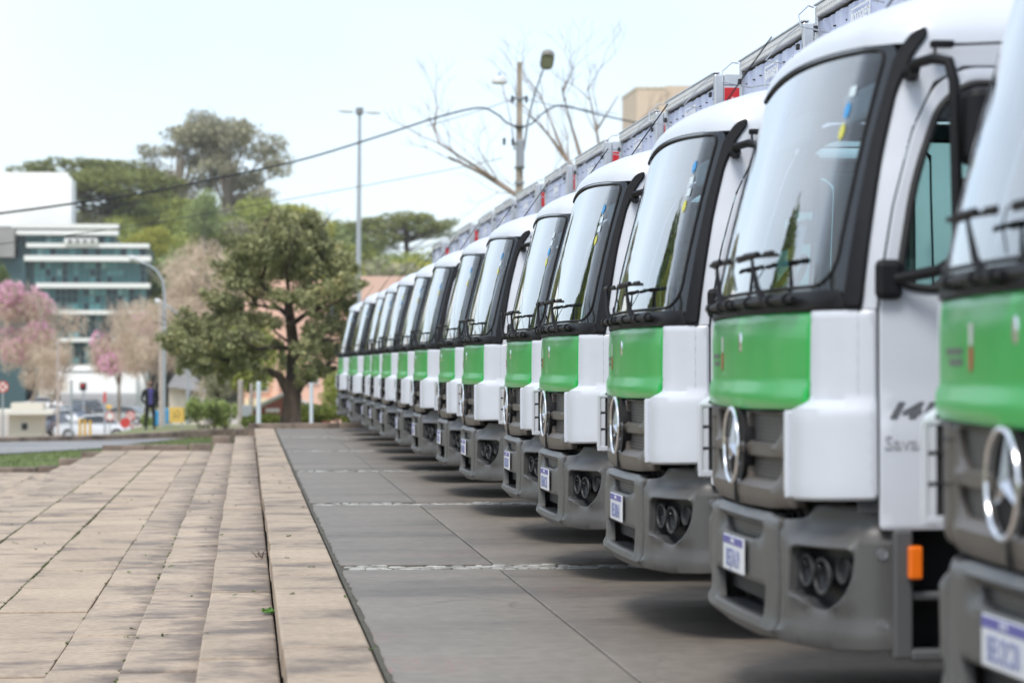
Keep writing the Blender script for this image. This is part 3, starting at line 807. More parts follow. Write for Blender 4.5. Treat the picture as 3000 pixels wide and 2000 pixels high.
        sl.build('air_slot_slats', M_chassis, cp)
    # --- doors
    dpts = [(1.236,0.742),(2.28,0.742),(2.30,1.2),(2.30,2.30),(2.24,2.345),(1.42,2.338),(1.315,2.28),(1.262,2.12),(1.238,1.85),(1.236,1.5)]
    wpts = rpoly([(1.292,1.585),(1.40,1.565),(2.20,1.625),(2.20,2.275),(1.44,2.282),(1.345,2.20),(1.298,1.95)], [.05,.05,.04,.05,.06,.05,.1], 5)
    def dooroff(a, z):
        return 0.003+0.010*(sm(z, 1.065, 1.085)-sm(z, 1.10, 1.145))-0.010*(1-sm(z,1.065,1.085))*0+0.008*(1-sm(z,1.07,1.10)) + 0.006*(sm(z,1.28+0.05*(a-1.3),1.30+0.05*(a-1.3))-sm(z,1.31+0.05*(a-1.3),1.36+0.05*(a-1.3)))
    for s in (-1, 1):
        mk = (lambda q: q) if s > 0 else (lambda q: [(-a, z) for a, z in q][::-1])
        D = panel('door', mk(rpoly(dpts, [.02,.03,0,.05,.05,.06,.05,.05,0,0], 4)), cabmap, M_white, T, off=dooroff, thick=0.03, res=0.045, holes=[mk(wpts)], rnd=0.006)
        wf = MB(); w3 = [tuple(p) for p in surf(cabmap, np.array(subdiv(mk(wpts), .06)), 0.002)]
        wf.tube(w3+[w3[0]], 0.016, 6, False); wf.build('window_seal', M_rubber, D)
        panel('window_pane', mk(wpts), cabmap, M_window, D, off=-0.014, thick=0, res=0.1)
        h = MB(); y0 = s*1.165; h.cbox(1.02, 1.17, min(y0,y0+s*.03), max(y0,y0+s*.03), 1.30, 1.345, .012); h.build('door_handle', M_black, D)
        if s < 0:
            nm = text_mesh('1419', 0.115, 0.003, 0.35, 0.006)
            o = link('door_number', nm, M_silvertxt, D); o.rotation_euler = (PI/2, 0, 0); o.location = (0.300, -1.1600, 1.150); o.scale = (0.95, 0.62, 1)
            nm = text_mesh('Savana', 0.068, 0.0015)
            o = link('door_lettering', nm, M_palegrey, D); o.rotation_euler = (PI/2, 0, 0); o.location = (0.275, -1.1640, 1.040)
    # --- side shell: door frame, rear quarter
    for s in (-1, 1):
        mk = (lambda q: q) if s > 0 else (lambda q: [(-a, z) for a, z in q][::-1])
        big = [(p[0]-(.008 if p[0] < 1.5 else -.008), p[1]+(-.008 if p[1] < 1 else (.008 if p[1] > 2.25 else 0))) for p in dpts]
        big = rpoly(big, [.02,.03,0,.05,.05,.06,.05,.05,0,0], 4)
        zt = float(roofz0(1.2))
        # outline runs round the door opening; the door bottom is open
        sh = [(1.165,1.50),(1.226,1.50)]
        up = [(1.230,1.85),(1.255,2.125),(1.306,2.288),(1.415,2.345),(2.25,2.356),(2.312,2.31),(2.312,0.80),(AREAR,0.80),(AREAR,zt+.10),(1.165,zt+.10)]
        panel('cab_side', mk(sh+up), lambda a, z: np.where((z > roofz0(a))[...,None], roofmap(a, np.clip((z-roofz0(a))*.9, 0, 1)), cabmap(a, z)), M_white, T, off=-0.002, thick=0.012, res=0.06)
        # dark jamb behind the seams
        jb = MB()
        y1 = s*1.118; ya, yb = sorted((y1, y1+s*0.012))
        jb.box(0.10, 1.75, ya, yb, 0.80, 1.52); jb.box(1.22,1.3,ya,yb-(.0 if s>0 else 0),1.5,1.6)
        jb.build('door_jamb', M_dgrey, T)
    # --- roof shell, rounded
    na, ntt = 72, 14
    aa = np.linspace(-AREAR, AREAR, na+1); tt = np.linspace(0, 1, ntt+1)**1.0
    A_, T_ = np.meshgrid(aa, tt, indexing='ij'); S = roofmap(A_, T_*0.995)
    vs = S.reshape(-1, 3).tolist(); fs = []
    for i in range(na):
        for j in range(ntt): a = i*(ntt+1)+j; fs.append((a, a+1, a+ntt+2, a+ntt+1))
    top = [i*(ntt+1)+ntt for i in range(na+1)]
    for i in range(na//2): fs.append((top[i], top[na-i], top[na-i-1], top[i+1])) if i < na//2-1 else None
    rf = MB(); rf.add(vs, fs, True); rf.build('cab_roof', M_white, T, 50)
    hl = MB(); hl.add([(XC+(p[0]-XC)*.95, p[1]*.95, p[2]-.045) for p in vs], fs, True); hl.build('headliner', M_liner, T, 50)
    # rear wall
    rw = MB(); rws = []
    zz = list(np.linspace(.80, 2.35, 6))
    xr = float(cabmap(np.array([AREAR]), np.array([1.0]))[0,0])
    prof = [(-float(cabmap(np.array([AREAR]), np.array([z]))[0,1]), z) for z in zz]
    rp = roofmap(np.full(12, AREAR), np.linspace(0, .995, 12))
    L = [( -p[1]*1.0, p[2]) for p in rp]
    half = [(abs(y), z) for y, z in prof]+[(abs(y), z) for y, z in L]
    vsr = []; 
    for y, z in half: vsr += [(xr, -y, z), (xr, y, z)]
    rw.add(vsr, [(2*i, 2*i+1, 2*i+3, 2*i+2) for i in range(len(half)-1)])
    rw.build('cab_rear_wall', M_white, T)
    rl = MB(); rl.box(xr-.06, xr-.04, -1.07, 1.07, .95, 2.45); rl.build('cab_rear_liner', M_liner, T)
    # roof marker lamp, antenna
    for s in (-1, 1):
        ml = MB(); ml.cbox(0.56, 0.76, min(s*.985, s*1.025), max(s*.985, s*1.025), 2.475, 2.525, .014)
        ml.build('roof_vent', M_black, T)
    an = MB(); an.tube([(0.33,-.35,2.58),(0.38,-.35,2.62)], .011, 6); an.tube([(0.38,-.35,2.62),(0.62,-.36,2.96)], .004, 5); an.build('antenna', M_black, T)
    # --- wipers: linkage tubes, hubs, arms, blades
    def wp(a, z, off): return Vector(surf(cabmap, np.array([[a, z]]), off)[0])
    lk = MB()
    for a0, a1 in ((-.86,-.06),(0.02,.80)):
        lk.tube([wp(a, 1.535, .035) for a in np.linspace(a0, a1, 6)], [.012,.015,.013,.015,.013,.012], 8)
        for a in (a0+.10, a0+.30, a0+.62): lk.tube([wp(a-.035,1.535,.035), wp(a+.035,1.535,.035)], .022, 10)
        for a in (a0+.10, a0+.62): lk.tube([wp(a,1.535,.0), wp(a,1.528,.05)], .018, 8)
    lk.build('wiper_linkage', M_black, T)
    for a0, b0, b1 in ((-.62, -.66, -.06), (0.20, .10, .58)):
        W = MB(); A0 = wp(a0, 1.535, .045); A1 = wp(a0+.20*1.0, 1.70, .07)
        A0 = wp((b0+b1)/2-.18, 1.535, .045); A1 = wp((b0+b1)/2, 1.705, .075)
        W.tube([A0, A0.lerp(A1,.25)+Vector((-.012,0,0)), A0.lerp(A1,.75)+Vector((-.006,0,0)), A1], [.017,.013,.008,.006], 6)
        W.tube([wp((b0+b1)/2-.10,1.700,.075), wp((b0+b1)/2+.10,1.700,.075)], .011, 6)
        wo_ = W.build('wiper_arm', M_black, T)
        B = MB(); B.tube([wp(a, 1.700-.012*abs(a-(b0+b1)/2)*2, .055) for a in np.linspace(b0, b1, 9)], .008, 6)
        for k in (-.22, .22): B.tube([wp((b0+b1)/2+k-.05,1.700,.066), wp((b0+b1)/2+k+.05,1.700,.066)], .010, 5)
        B.build('wiper_blade', M_rubber, wo_)
        H = MB(); H.tube([wp(b1-.03,1.70,.05), wp(b1+.05,1.70,.06), wp(b1+.10,1.66,.05), wp(b1+.12,1.59,.02)], .003, 4); H.build('washer_hose', M_rubber, wo_) if b0 < 0 else None
    # --- bumper: centre and corner mouldings
    cen_h = rpoly([(-.34,.665),(-.26,.655),(.26,.655),(.34,.665),(.37,.712),(-.37,.712)], .012, 3)
    int_h = rpoly([(-.46,.380),(.46,.380),(.50,.50),(-.50,.50)], .02, 3)
    def bcoff(a, z):
        b = np.abs(a)
        o = 0.012*sm(z,.715,.745)*0
        o = o - 0.020*(sm(z,.655,.675))*(1-sm(b,.40,.50))*(1-sm(z,.72,.735))
        o = o + 0.016*(1-sm(z,.365,.39)) - 0.035*(1-sm(z,.305,.345))
        o = o - 0.018*(sm(z,.735,.765))
        return o
    Bc = panel('bumper_centre', rpoly([(-.625,.318),(-.3,.302),(.3,.302),(.625,.318),(.645,.50),(.628,.755),(.5,.768),(-.5,.768),(-.628,.755),(-.645,.50)], [.01,0,0,.01,.01,.02,.02,.02,.02,.01]), bumpmap, M_grey, T, off=bcoff, thick=0.03, res=0.03, holes=[cen_h,int_h], rnd=0.006)
    panel('bumper_mesh', [(-.40,.645),(.40,.645),(.40,.72),(-.40,.72)], bumpmap, M_mesh, Bc, off=-.045, thick=0, res=.08)
    it = MB(); it.box(.05,.07,-.56,.56,.33,.56); it.box(-.06,.06,-.56,.56,.36,.372)
    for k in range(5): it.box(-.085+k*.018,-.079+k*.018,-.45,.45,.372,.380)
    it.build('air_intake', M_chassis, Bc)
    ledge = MB(); ledge.add([tuple(p) for p in np.vstack([surf(bumpmap, np.array([(a,.766) for a in np.linspace(-.62,.62,13)]), -.02), surf(bumpmap, np.array([(a,.762) for a in np.linspace(-.62,.62,13)]), -.075)])], [(i,i+1,i+14,i+13) for i in range(12)]); ledge.build('bumper_ledge', M_grey, Bc)
    def bsoff(a, z):
        b = np.abs(a)
        o = -0.050*sm(z, .700, .735)*sm(b, .68, .78) - 0.018*sm(z,.70,.74)*(1-sm(b,.68,.78))
        o = o+0.016*(1-sm(z,.365,.39))*(1-sm(b,.66,.9)) - 0.03*(1-sm(z,.30,.345))
        o = o+0.010*(1-sm(z, .402-.0*b, .420))*sm(b,.75,.85)
        # raised frame below the lamps
        d = 0.014*(sm(z,.455,.475)*(1-sm(b,1.06,1.10)))
        return o+d*sm(b,.70,.74)*(1-sm(z,.67,.70))
    for s in (-1, 1):
        mk = (lambda q: q) if s > 0 else (lambda q: [(-a, z) for a, z in q][::-1])
        lamp = mk(rpoly([(.735,.500),(.80,.492),(.85,.462),(.93,.452),(1.02,.49),(1.075,.56),(1.085,.655),(1.06,.672),(.775,.672),(.745,.655)], [.015,.02,.02,.03,.04,.04,.02,.015,.02,.015], 4))
        bs = mk(rpoly([(.637,.322),(.9,.318),(1.30,.330),(1.30,.805),(1.0,.820),(.80,.815),(.755,.765),(.642,.752),(.657,.50)], [.01,0,.03,.02,0,.03,.03,.02,.01], 4))
        S_ = panel('bumper_corner', bs, bumpmap, M_grey, T, off=bsoff, thick=0.03, res=0.03, holes=[lamp], rnd=0.006)
        panel('headlamp_housing', [(a*1.0, z) for a, z in mk([(.70,.44),(1.11,.44),(1.11,.69),(.70,.69)])], bumpmap, mat('lamp_black', (.02,.02,.022), .35), S_, off=-.075, thick=0.0, res=.05)
        rim = MB(); w3 = surf(bumpmap, np.array(lamp), -.012); w4 = surf(bumpmap, np.array(lamp), -.075); n = len(lamp)
        rim.add([tuple(p) for p in np.vstack([w3, w4])], [(i,(i+1)%n,n+(i+1)%n,n+i) for i in range(n)]); rim.build('headlamp_bezel', M_dgrey, S_)
        for (a, z, r, big) in ((.790,.585,.058,1),(.885,.570,.066,1),(1.005,.600,.050,0)):
            L_ = MB(); c = wpb(s*a, z, -.048); nrm = Vector((-1, s*.22, 0)).normalized()
            L_.lathe([(r*.99,.020),(r,.024),(r*.90,.020),(r*.86,.004),(r*.55,-.004+.006),(0.0,.004)], 22, 'z')
            q = nrm.to_track_quat('Z','Y').to_matrix()
            L_.v = [tuple(q @ Vector((p[0]*(1.0),p[1],p[2]))*1.0 + c) for p in L_.v]
            L_.build('headlamp' if big else 'fog_lamp', M_lamp if big else M_dgrey, S_)
            if big:
                r2 = MB(); r2.tube([tuple(q @ Vector((r*.93*math.cos(2*PI*k/24), r*.93*math.sin(2*PI*k/24), .022))+c) for k in range(25)], .006, 5, False); r2.build('headlamp_ring', M_dgrey, S_)
        for z in (.66,.415):
            bo = MB(); c = wpb(s*1.235, z, .004); bo.lathe([(0,.004),(.009,.004),(.009,.0),(.018,.002),(.020,-.004)], 12, 'y', (c.x,0,c.z)); 
            k0 = len(bo.v)-60; bo.v[k0:] = [(p[0], c.y+s*p[1], p[2]) for p in bo.v[k0:]]
            bo.build('bumper_bolt', M_steel, S_)
    # --- number plate
    px = float(bumpmap(np.array([0.]), np.array([.6]))[0,0])-.014
    pl = MB(); pl.cbox(px-.004, px+.004, -.205, .205, .515, .650, .003); PL = pl.build('number_plate', M_plate, T)
    pb = MB(); pb.box(px-.0056, px-.0042, -.200, .200, .617, .647); pb.build('plate_band', M_plateblue, PL)
    # gap behind: engine front, radiator
    eg = MB(); eg.box(.10,.30,-.95,.95,.35,.92); eg.box(-.03,.10,-.5,.5,.42,.70)
    for y in np.linspace(-.7,.7,9): eg.tube([(.08,y,.62),(.02,y+.03,.80)], .018, 6)
    eg.build('radiator', M_chassis, T)
    # --- steps behind the bumper
    for s in (-1, 1):
        st = MB(); ya, yb = sorted((s*1.10, s*1.165))
        def sb(x0,x1,z0,z1,c=.012, dy=0): st.cbox(x0, x1, ya+(0 if s>0 else dy), yb-(dy if s>0 else 0), z0, z1, c)
        sb(.215,.285,.30,.745); sb(.275,1.0,.292,.335); sb(.275,1.0,.500,.530,.01,.02); sb(.93,1.0,.33,.74)
        st.box(.26,.98, min(s*.80,s*1.08), max(s*.80,s*1.08), .30,.31); st.box(.26,.98, min(s*.80,s*1.08), max(s*.80,s*1.08), .505,.515)
        st.build('entry_step', M_grey if False else mat('step_plastic', (0.085,0.087,0.09), .5), T)
        bk = MB(); bk.box(.24,1.0, min(s*.78,s*.80), max(s*.78,s*.80), .31,.80); bk.build('wheel_well_liner', M_chassis, T)
        l = MB(); l.cbox(.262,.312, min(s*1.16,s*1.195), max(s*1.16,s*1.195), .575,.690,.01); l.build('side_marker', M_amber, T)
    # --- mirrors on tubular arms
    for s in (-1, 1):
        mr = MB()
        mr.tube([(.30,s*1.115,2.30),(.285,s*1.19,2.335),(.33,s*1.27,2.345),(.37,s*1.315,2.33),(.385,s*1.33,2.26),(.395,s*1.335,1.74),(.385,s*1.325,1.66),(.34,s*1.27,1.625),(.22,s*1.19,1.600)], .020, 8)
        mr.tube([(.30,s*1.08,2.315),(.285,s*1.18,2.325)], [.030,.024], 10)
        MR = mr.build('mirror_arm', M_black, T)
        bs_ = MB(); bs_.cbox(.150,.245,min(s*1.150,s*1.195),max(s*1.150,s*1.195),1.530,1.668,.022); bs_.build('mirror_base', M_black, MR)
        for (z0,z1,w) in ((1.98,2.235,.17),(1.84,1.945,.20)):
            hd = MB(); hd.cbox(.41,.47+.04, min(s*1.26,s*(1.26+w)), max(s*1.26,s*(1.26+w)), z0, z1, .03); hd.build('mirror_head', M_black, MR)
        cb = MB(); cb.cbox(.36,.44,min(s*1.10,s*1.14),max(s*1.10,s*1.14),2.40,2.425,.006); cb.tube([(.44,s*1.125,2.41),(.70,s*1.12,2.425)], .005, 5); cb.tube([(.37,s*1.13,2.41),(.37,s*1.15,2.34)], .006, 5)
        cb.build('mirror_bracket', M_black, MR)
    # --- interior
    ib = MB(); ib.box(.05,1.70,-1.08,1.08,.92,.96); ib.build('cab_floor', M_linerd, T)
    ds = MB(); ds.cbox(.03,.42,-1.05,1.05,1.12,1.52,.05); ds.cbox(.10,.48,-.75,-.15,1.45,1.60,.04); ds.build('dashboard', M_linerd, T)
    for s in (-1, 1):
        dl = MB(); dl.box(.25,1.68, min(s*1.085,s*1.105), max(s*1.085,s*1.105), .95,1.55)
        dl.build('door_liner', M_liner, T)
    for y in (-.60,.60,.12):
        se = MB(); w = .24 if y != .12 else .2
        se.cbox(.82,1.30,y-w,y+w,1.18,1.32,.05); se.cbox(1.22,1.40,y-w,y+w,1.28,1.95,.06)
        if y != .12: se.cbox(1.24,1.36,y-.13,y+.13,1.98,2.16,.05)
        se.cbox(.9,1.25,y-.15,y+.15,.96,1.18,.02)
        se.build('seat', M_seat, T)
    sw = MB(); q = Matrix.Rotation(math.radians(-58), 3, 'Y'); cc = Vector((.62,-.60,1.66))
    sw.tube([tuple(q @ Vector((.215*math.cos(2*PI*k/32), .215*math.sin(2*PI*k/32), 0))+cc) for k in range(33)], .016, 6, False)
    for an_ in (0, PI, -PI/2): sw.tube([tuple(cc), tuple(q @ Vector((.21*math.sin(an_), .21*math.cos(an_), 0))+cc)], .014, 5)
    sw.tube([tuple(cc), (.36,-.60,1.45)], .03, 8); sw.build('steering_wheel', M_black, T)
    for y in (-.95,.30):
        cu = MB(); cu.cbox(.24,.30,y,y+.65,2.20,2.32,.02); cu.build('sun_visor', mat('visor', (.55,.58,.58), .7), T)
    # --- chassis, wheels
    ch = MB()
    for y in (-.43,.43): ch.box(.35,8.1,y-.04,y+.04,.62,.84)
    for x in (1.3,3.0,4.6,6.2,7.9): ch.box(x-.06,x+.06,-.43,.43,.66,.80)
    ch.tube([(1.38,-.95,.48),(1.38,.95,.48)], .06, 8); ch.tube([(5.75,-.95,.48),(5.75,.95,.48)], .09, 8); ch.box(.5,1.3,-.36,.36,.5,.95)
    ch.build('chassis', M_chassis, T)
    for x, ys in ((1.38,(-.98,.98)),(5.75,(-.98,-.70,.70,.98))):
        for y in ys:
            w = MB(); w.lathe([(.30,-.12),(.42,-.135),(.465,-.12),(.48,-.09),(.48,.09),(.465,.12),(.42,.135),(.30,.12)], 36, 'y', (x,y,.48)); 
            W_ = w.build('wheel', M_tyre, T)
            r = MB(); s = 1 if y > 0 else -1
            pr = [(.31,.115),(.285,.12),(.26,.05),(.13,.03),(.12,.10),(.06,.11),(0,.11)]
            r.lathe([(p[0], p[1]*s) for p in pr], 28, 'y', (x,y,.48)); r.build('rim', M_rim, W_)
    for s in (-1, 1):
        fe = MB(); n = 14; v = []
        for k in range(n+1):
            an_ = PI*(.02+.96*k/n); 
            for y in (s*.80, s*1.14): v.append((1.38-.56*math.cos(an_), y, .50+.50*math.sin(an_)))
        fe.add(v, [(2*i,2*i+1,2*i+3,2*i+2) for i in range(n)], True); fe.build('mudguard', M_dgrey, T)
        tk = MB(); tk.cbox(2.3,3.6, min(s*.62,s*1.12), max(s*.62,s*1.12), .42,.92,.06); tk.build('fuel_tank' if s < 0 else 'battery_box', M_alu if s < 0 else M_dgrey, T)
        gd = MB(); gd.box(3.9,5.0, min(s*1.16,s*1.19), max(s*1.16,s*1.19), .48,.60); gd.box(3.9,5.0, min(s*1.16,s*1.19), max(s*1.16,s*1.19), .72,.84); gd.build('side_guard', M_alu, T)
    return T
def wpb(a, z, off): return Vector(surf(bumpmap, np.array([[a, z]]), off)[0])

# ------------------------------------------------------------ cargo body with a tarpaulin front
BX, BH, BW, BZ = 1.96, 3.82, 1.28, 1.02
def tarp_mat():
    m = bpy.data.materials.new('grey_blue_tarpaulin'); m.use_nodes = True
    nt = m.node_tree; b = nt.nodes['Principled BSDF']; b.inputs['Roughness'].default_value = 0.38
    b.inputs['Coat Weight'].default_value = 0.35; b.inputs['Coat Roughness'].default_value = .25
    tc = nt.nodes.new('ShaderNodeTexCoord'); n = nt.nodes.new('ShaderNodeTexNoise'); n.inputs['Scale'].default_value = 2.5; n.inputs['Detail'].default_value = 5
    nt.links.new(tc.outputs['Object'], n.inputs['Vector'])
    r = nt.nodes.new('ShaderNodeValToRGB'); r.color_ramp.elements[0].position=.35; r.color_ramp.elements[1].position=.7
    r.color_ramp.elements[0].color=(.50,.54,.74,1); r.color_ramp.elements[1].color=(.57,.61,.80,1)
    nt.links.new(n.outputs['Fac'], r.inputs[0]); nt.links.new(r.outputs[0], b.inputs['Base Color'])
    return m
M_tarp = tarp_mat()
M_tgreen = mat('tarp_green_print', (0.12, 0.42, 0.27), .4, coat=.3, coat_rough=.25)
M_tw = mat('tarp_white_print', (.78,.80,.80), .45)
def foldx(y, z, seed):
    return .007*np.sin(y*17+seed+1.3*np.sin(y*5+seed)+.6*np.sin(z*2.1+seed))+.006*np.sin(y*37+seed*2+z*1.3)+.004*np.sin(z*9+y*3+seed)
def make_body(parent, seed):
    ny, nz = 72, 26
    yy = np.linspace(-BW+.05, BW-.05, ny+1); zz = np.linspace(BZ+.08, BH-.11, nz+1)
    Y, Z = np.meshgrid(yy, zz, indexing='ij'); X = BX+.006+foldx(Y, Z, seed)
    b = MB(); b.add(np.stack([X,Y,Z],-1).reshape(-1,3), [(i*(nz+1)+j, i*(nz+1)+j+1, (i+1)*(nz+1)+j+1, (i+1)*(nz+1)+j) for i in range(ny) for j in range(nz)], True)
    F = b.build('front_tarpaulin', M_tarp, parent, 80)
    g = MB(); zb = np.linspace(2.88, 3.20, 6); Yb, Zb = np.meshgrid(np.linspace(-BW+.12, BW-.16, 60), zb, indexing='ij')
    g.add(np.stack([BX+.002+foldx(Yb, Zb, seed),Yb,Zb],-1).reshape(-1,3), [(i*6+j, i*6+j+1, (i+1)*6+j+1, (i+1)*6+j) for i in range(59) for j in range(5)], True)
    g.build('green_print', M_tgreen, F, 80)
    t = text_mesh('SOLIDÁRIO', .26, .001, 0, .004); o = link('print_lettering', t, M_tw, F); o.rotation_euler = (PI/2, 0, -PI/2); o.location = (BX-.012, .0, 3.04); o.scale = (1.55,1,1)
    # eyelets
    e = MB()
    for y in np.linspace(-BW+.2, BW-.2, 8):
        for z in (3.62,3.30,2.98,2.6): e.tube([(BX-.012+float(foldx(y,z,seed)),y,z),(BX+.01,y,z)], .007, 6)
    e.build('tarp_rivet', M_chassis, F)
    # label plate
    l = MB(); y0, y1, z0, z1 = -.30, .22, 3.505, 3.655
    for a in ((y0,y1,z0,z0+.012),(y0,y1,z1-.012,z1),(y0,y0+.012,z0+.012,z1-.012),(y1-.012,y1,z0+.012,z1-.012)): l.box(BX-.022,BX-.018,*a)
    l.build('maker_label', M_tw, F)
    t = text_mesh('RODOGREEN', .088, .001, 0, .001); o = link('label_lettering', t, M_tw, F); o.rotation_euler = (PI/2, 0, -PI/2); o.location = (BX-.021, -.04, 3.58); o.scale = (.88,1.15,1)
    return F
def make_body_rest(parent):
    for s in (-1, 1):
        fr = MB(); fr.cbox(BX-.028, BX+.055, min(s*(BW-.055), s*BW), max(s*(BW-.055), s*BW), BZ, BH-.004, .012); fr.build('corner_post', M_alu, parent)
    tr = MB(); tr.cbox(BX-.030, BX+.03, -BW+.06, BW-.06, BH-.08, BH, .008); 
    TR = tr.build('top_rail', mat('rail_white_alu', (.74,.73,.71), .4, metal=.1, var=.1), parent)
    t2 = MB(); t2.cbox(BX-.036,BX+.02,-BW-.004,BW+.004,BH+.001,BH+.016,.004); t2.build('rail_cap', M_alu, TR)
    t3 = MB(); t3.cbox(BX-.030, BX+.03, -BW+.06, BW-.06, BZ, BZ+.10, .008); t3.build('bottom_rail', M_alu, parent)
    rv = MB()
    for y in np.arange(-BW+.10, BW-.06, .052):
        rv.box(BX-.034,BX-.029,y-.006,y+.006,BH-.05,BH-.038)
    tag(rv.build('rail_rivet', mat('rivet', (.42,.42,.42), .5, metal=.5), TR), kind='stuff')
    X1 = BX+5.6
    for s in (-1, 1):
        sd = MB(); sd.box(BX+.057, X1, min(s*(BW-.03), s*(BW-.004)), max(s*(BW-.03), s*(BW-.004)), BZ+.02, BH-.10)
        sd.build('body_side', mat('body_side_panel', (.58,.60,.68), .35, metal=.1, var=.1, vscale=2), parent)
    for s in (-1, 1):
        k = MB(); k.cbox(BX+.057, X1, min(s*(BW-.02), s*(BW+.004)), max(s*(BW-.02), s*(BW+.004)), BH-.098, BH-.002, .006); k.build('side_rail', M_alu, parent)
    r = MB(); r.box(BX+.03, X1, -BW+.03, BW-.03, BH-.05, BH-.02); r.build('body_roof', M_tw, parent)
    f = MB(); f.box(BX, X1, -BW+.02, BW-.02, BZ-.14, BZ-.002); f.build('body_floor', M_chassis, parent)
    r = MB(); r.box(X1-.03, X1-.002, -BW+.04, BW-.04, BZ, BH-.06); r.build('rear_door', M_alu, parent)
    # tie-down ropes, hook and clips
    c = MB()
    yn = -BW+.02
    c.tube([(BX-.04,BW-.02,BH-.01),(BX-.16,BW-.4,BH-.05),(BX-.30,.55,BH-.16),(BX-.34,.3,BH-.27),(BX-.12,.33,BH-.31),(BX+.0,-.2,BH-.33)], .0055, 5)
    c.tube([(BX-.04,-BW+.03,BH-.02),(BX-.10,-.95,BH-.08),(BX-.20,-.75,BH-.22),(BX-.03,-.72,BH-.25)], .005, 5)
    c.build('tie_rope', M_alu, parent)
    k = MB()
    for y, z in ((-BW+.12,BH-.17),(BW-.10,BH-.17)): k.cbox(BX-.055,BX-.03,y-.025,y+.025,z-.022,z+.022,.006)
    k.build('rope_clip', M_chassis, parent)

PLATES = ['BEU2C81','BEJ7A19','BEU0B41','BEN1C45','BEK3D07','BEW4E62','BET6A33','BEV8F20','BEH5G14','BEQ9B57','BEX2H38','BEY7C04','BEZ1D66','BEL4A92','BEM6E71']
def add_plate_text(T, txt):
    PL = next(c for c in T.children if c.name.startswith('number_plate'))
    px = float(bumpmap(np.array([0.]), np.array([.6]))[0,0])-.014
    t = text_mesh(txt, .092, .0006, 0, .0015); o = link('plate_lettering', t, M_ink, PL); o.rotation_euler = (PI/2, 0, -PI/2); o.location = (px-.0052, 0, .562); o.scale = (.86,1.05,1)
    t = text_mesh('BRASIL', .024, .0004); o = link('plate_lettering', t, M_plate, PL); o.rotation_euler = (PI/2, 0, -PI/2); o.location = (px-.0064, 0, .632)
def sun_disc(kind_m, a, z, r, T):
    pts = []
    for k in range(48):
        rr = r*(1.0 if k % 4 < 2 else .72); an = 2*PI*k/48
        pts.append((a+rr*math.cos(an), z+rr*math.sin(an)))
    panel('windscreen_sticker', pts, cabmap, kind_m, T, off=-.004, thick=0, res=.1)
def add_stickers(T, order):
    z = 2.30
    for o in order:
        if o in 'BY':
            z -= .036; sun_disc(M_stblue if o == 'B' else M_styel, -.93+(2.3-z)*.04, z, .034, T); z -= .040
        elif o == 'W':
            z -= .045; panel('windscreen_sticker', [(-.97,z),(-.905,z),(-.905,z+.038),(-.97,z+.038)], cabmap, M_stwhite, T, off=-.004, thick=0, res=.1); z -= .012
        else: z -= .03
    if order.endswith('W') is False:
        panel('windscreen_sticker', [(-.72,1.70),(-.62,1.70),(-.62,1.81),(-.72,1.81)], cabmap, M_stwhite, T, off=-.012, thick=0, res=.1)

US = [1596,1071,831,679,597,501,446,389,350.5,315,290.5,272,244,238,214]
LBL = ['closest white truck with green front flap, cut off by the right edge of the photo',
 'white truck with 1419 on its door, second nearest, mirror arm and side window showing',
 'third nearest white and green truck, the one directly behind the truck marked 1419',
 'fourth nearest white and green truck in the row, its lamp cluster fully visible',
 'fifth nearest white and green truck, mostly covered by the fourth one',
 'sixth nearest white and green truck, the one just behind the narrow fifth',
 'seventh nearest white and green truck, half way down the parked row',
 'eighth nearest white and green truck, three beyond the narrowly visible fifth one',
 'ninth nearest white and green truck of the parked row',
 'tenth nearest white and green truck of the parked row',
 'fifth white and green truck from the far end of the row',
 'fourth white and green truck from the far end of the row',
 'third white and green truck from the far end, just before the nearly hidden one',
 'nearly hidden white and green truck, the last but one at the far end',
 'farthest white and green truck, leftmost cab of the row beside the big tree']
STK = ['WBYW','WBY','BWWY','BWWY','WWBY','BWY','BWY','WBY','BWY','YBW','BW','BY','BW','B','BY']
base_truck = make_truck(); make_body_rest(base_truck)
trucks = [base_truck]
for k in range(1, 15): trucks.append(copy_tree(base_truck))
for k, T in enumerate(trucks):
    yf = 7.5+3.37*k
    T.location = (at(US[k]+566, 842, yf).x+.030, yf-.95, 0)
    tag(T, LBL[k], 'truck', 'white and green trucks parked side by side')
    T.rotation_euler.z = math.radians([.3,0,-.25,.2,-.3,.35,-.1,.3,-.35,.1,.25,-.2,.3,-.3,.2][k]); make_body(T, k*1.7)
    add_plate_text(T, PLATES[k]); add_stickers(T, STK[k])
    if k in (4,5,6,7,8,9,10,12,14):
        r = MB(); r.box(BX+.06, BX+.34, -BW-.003, -BW+.006, 3.50, 3.70); R_ = r.build('side_reflector', M_red, T)
        tm = text_mesh('S', .05, .0005); o = link('reflector_mark', tm, M_tw, R_); o.rotation_euler = (PI/2,0,0); o.location = (BX+.13, -BW-.004, 3.60)
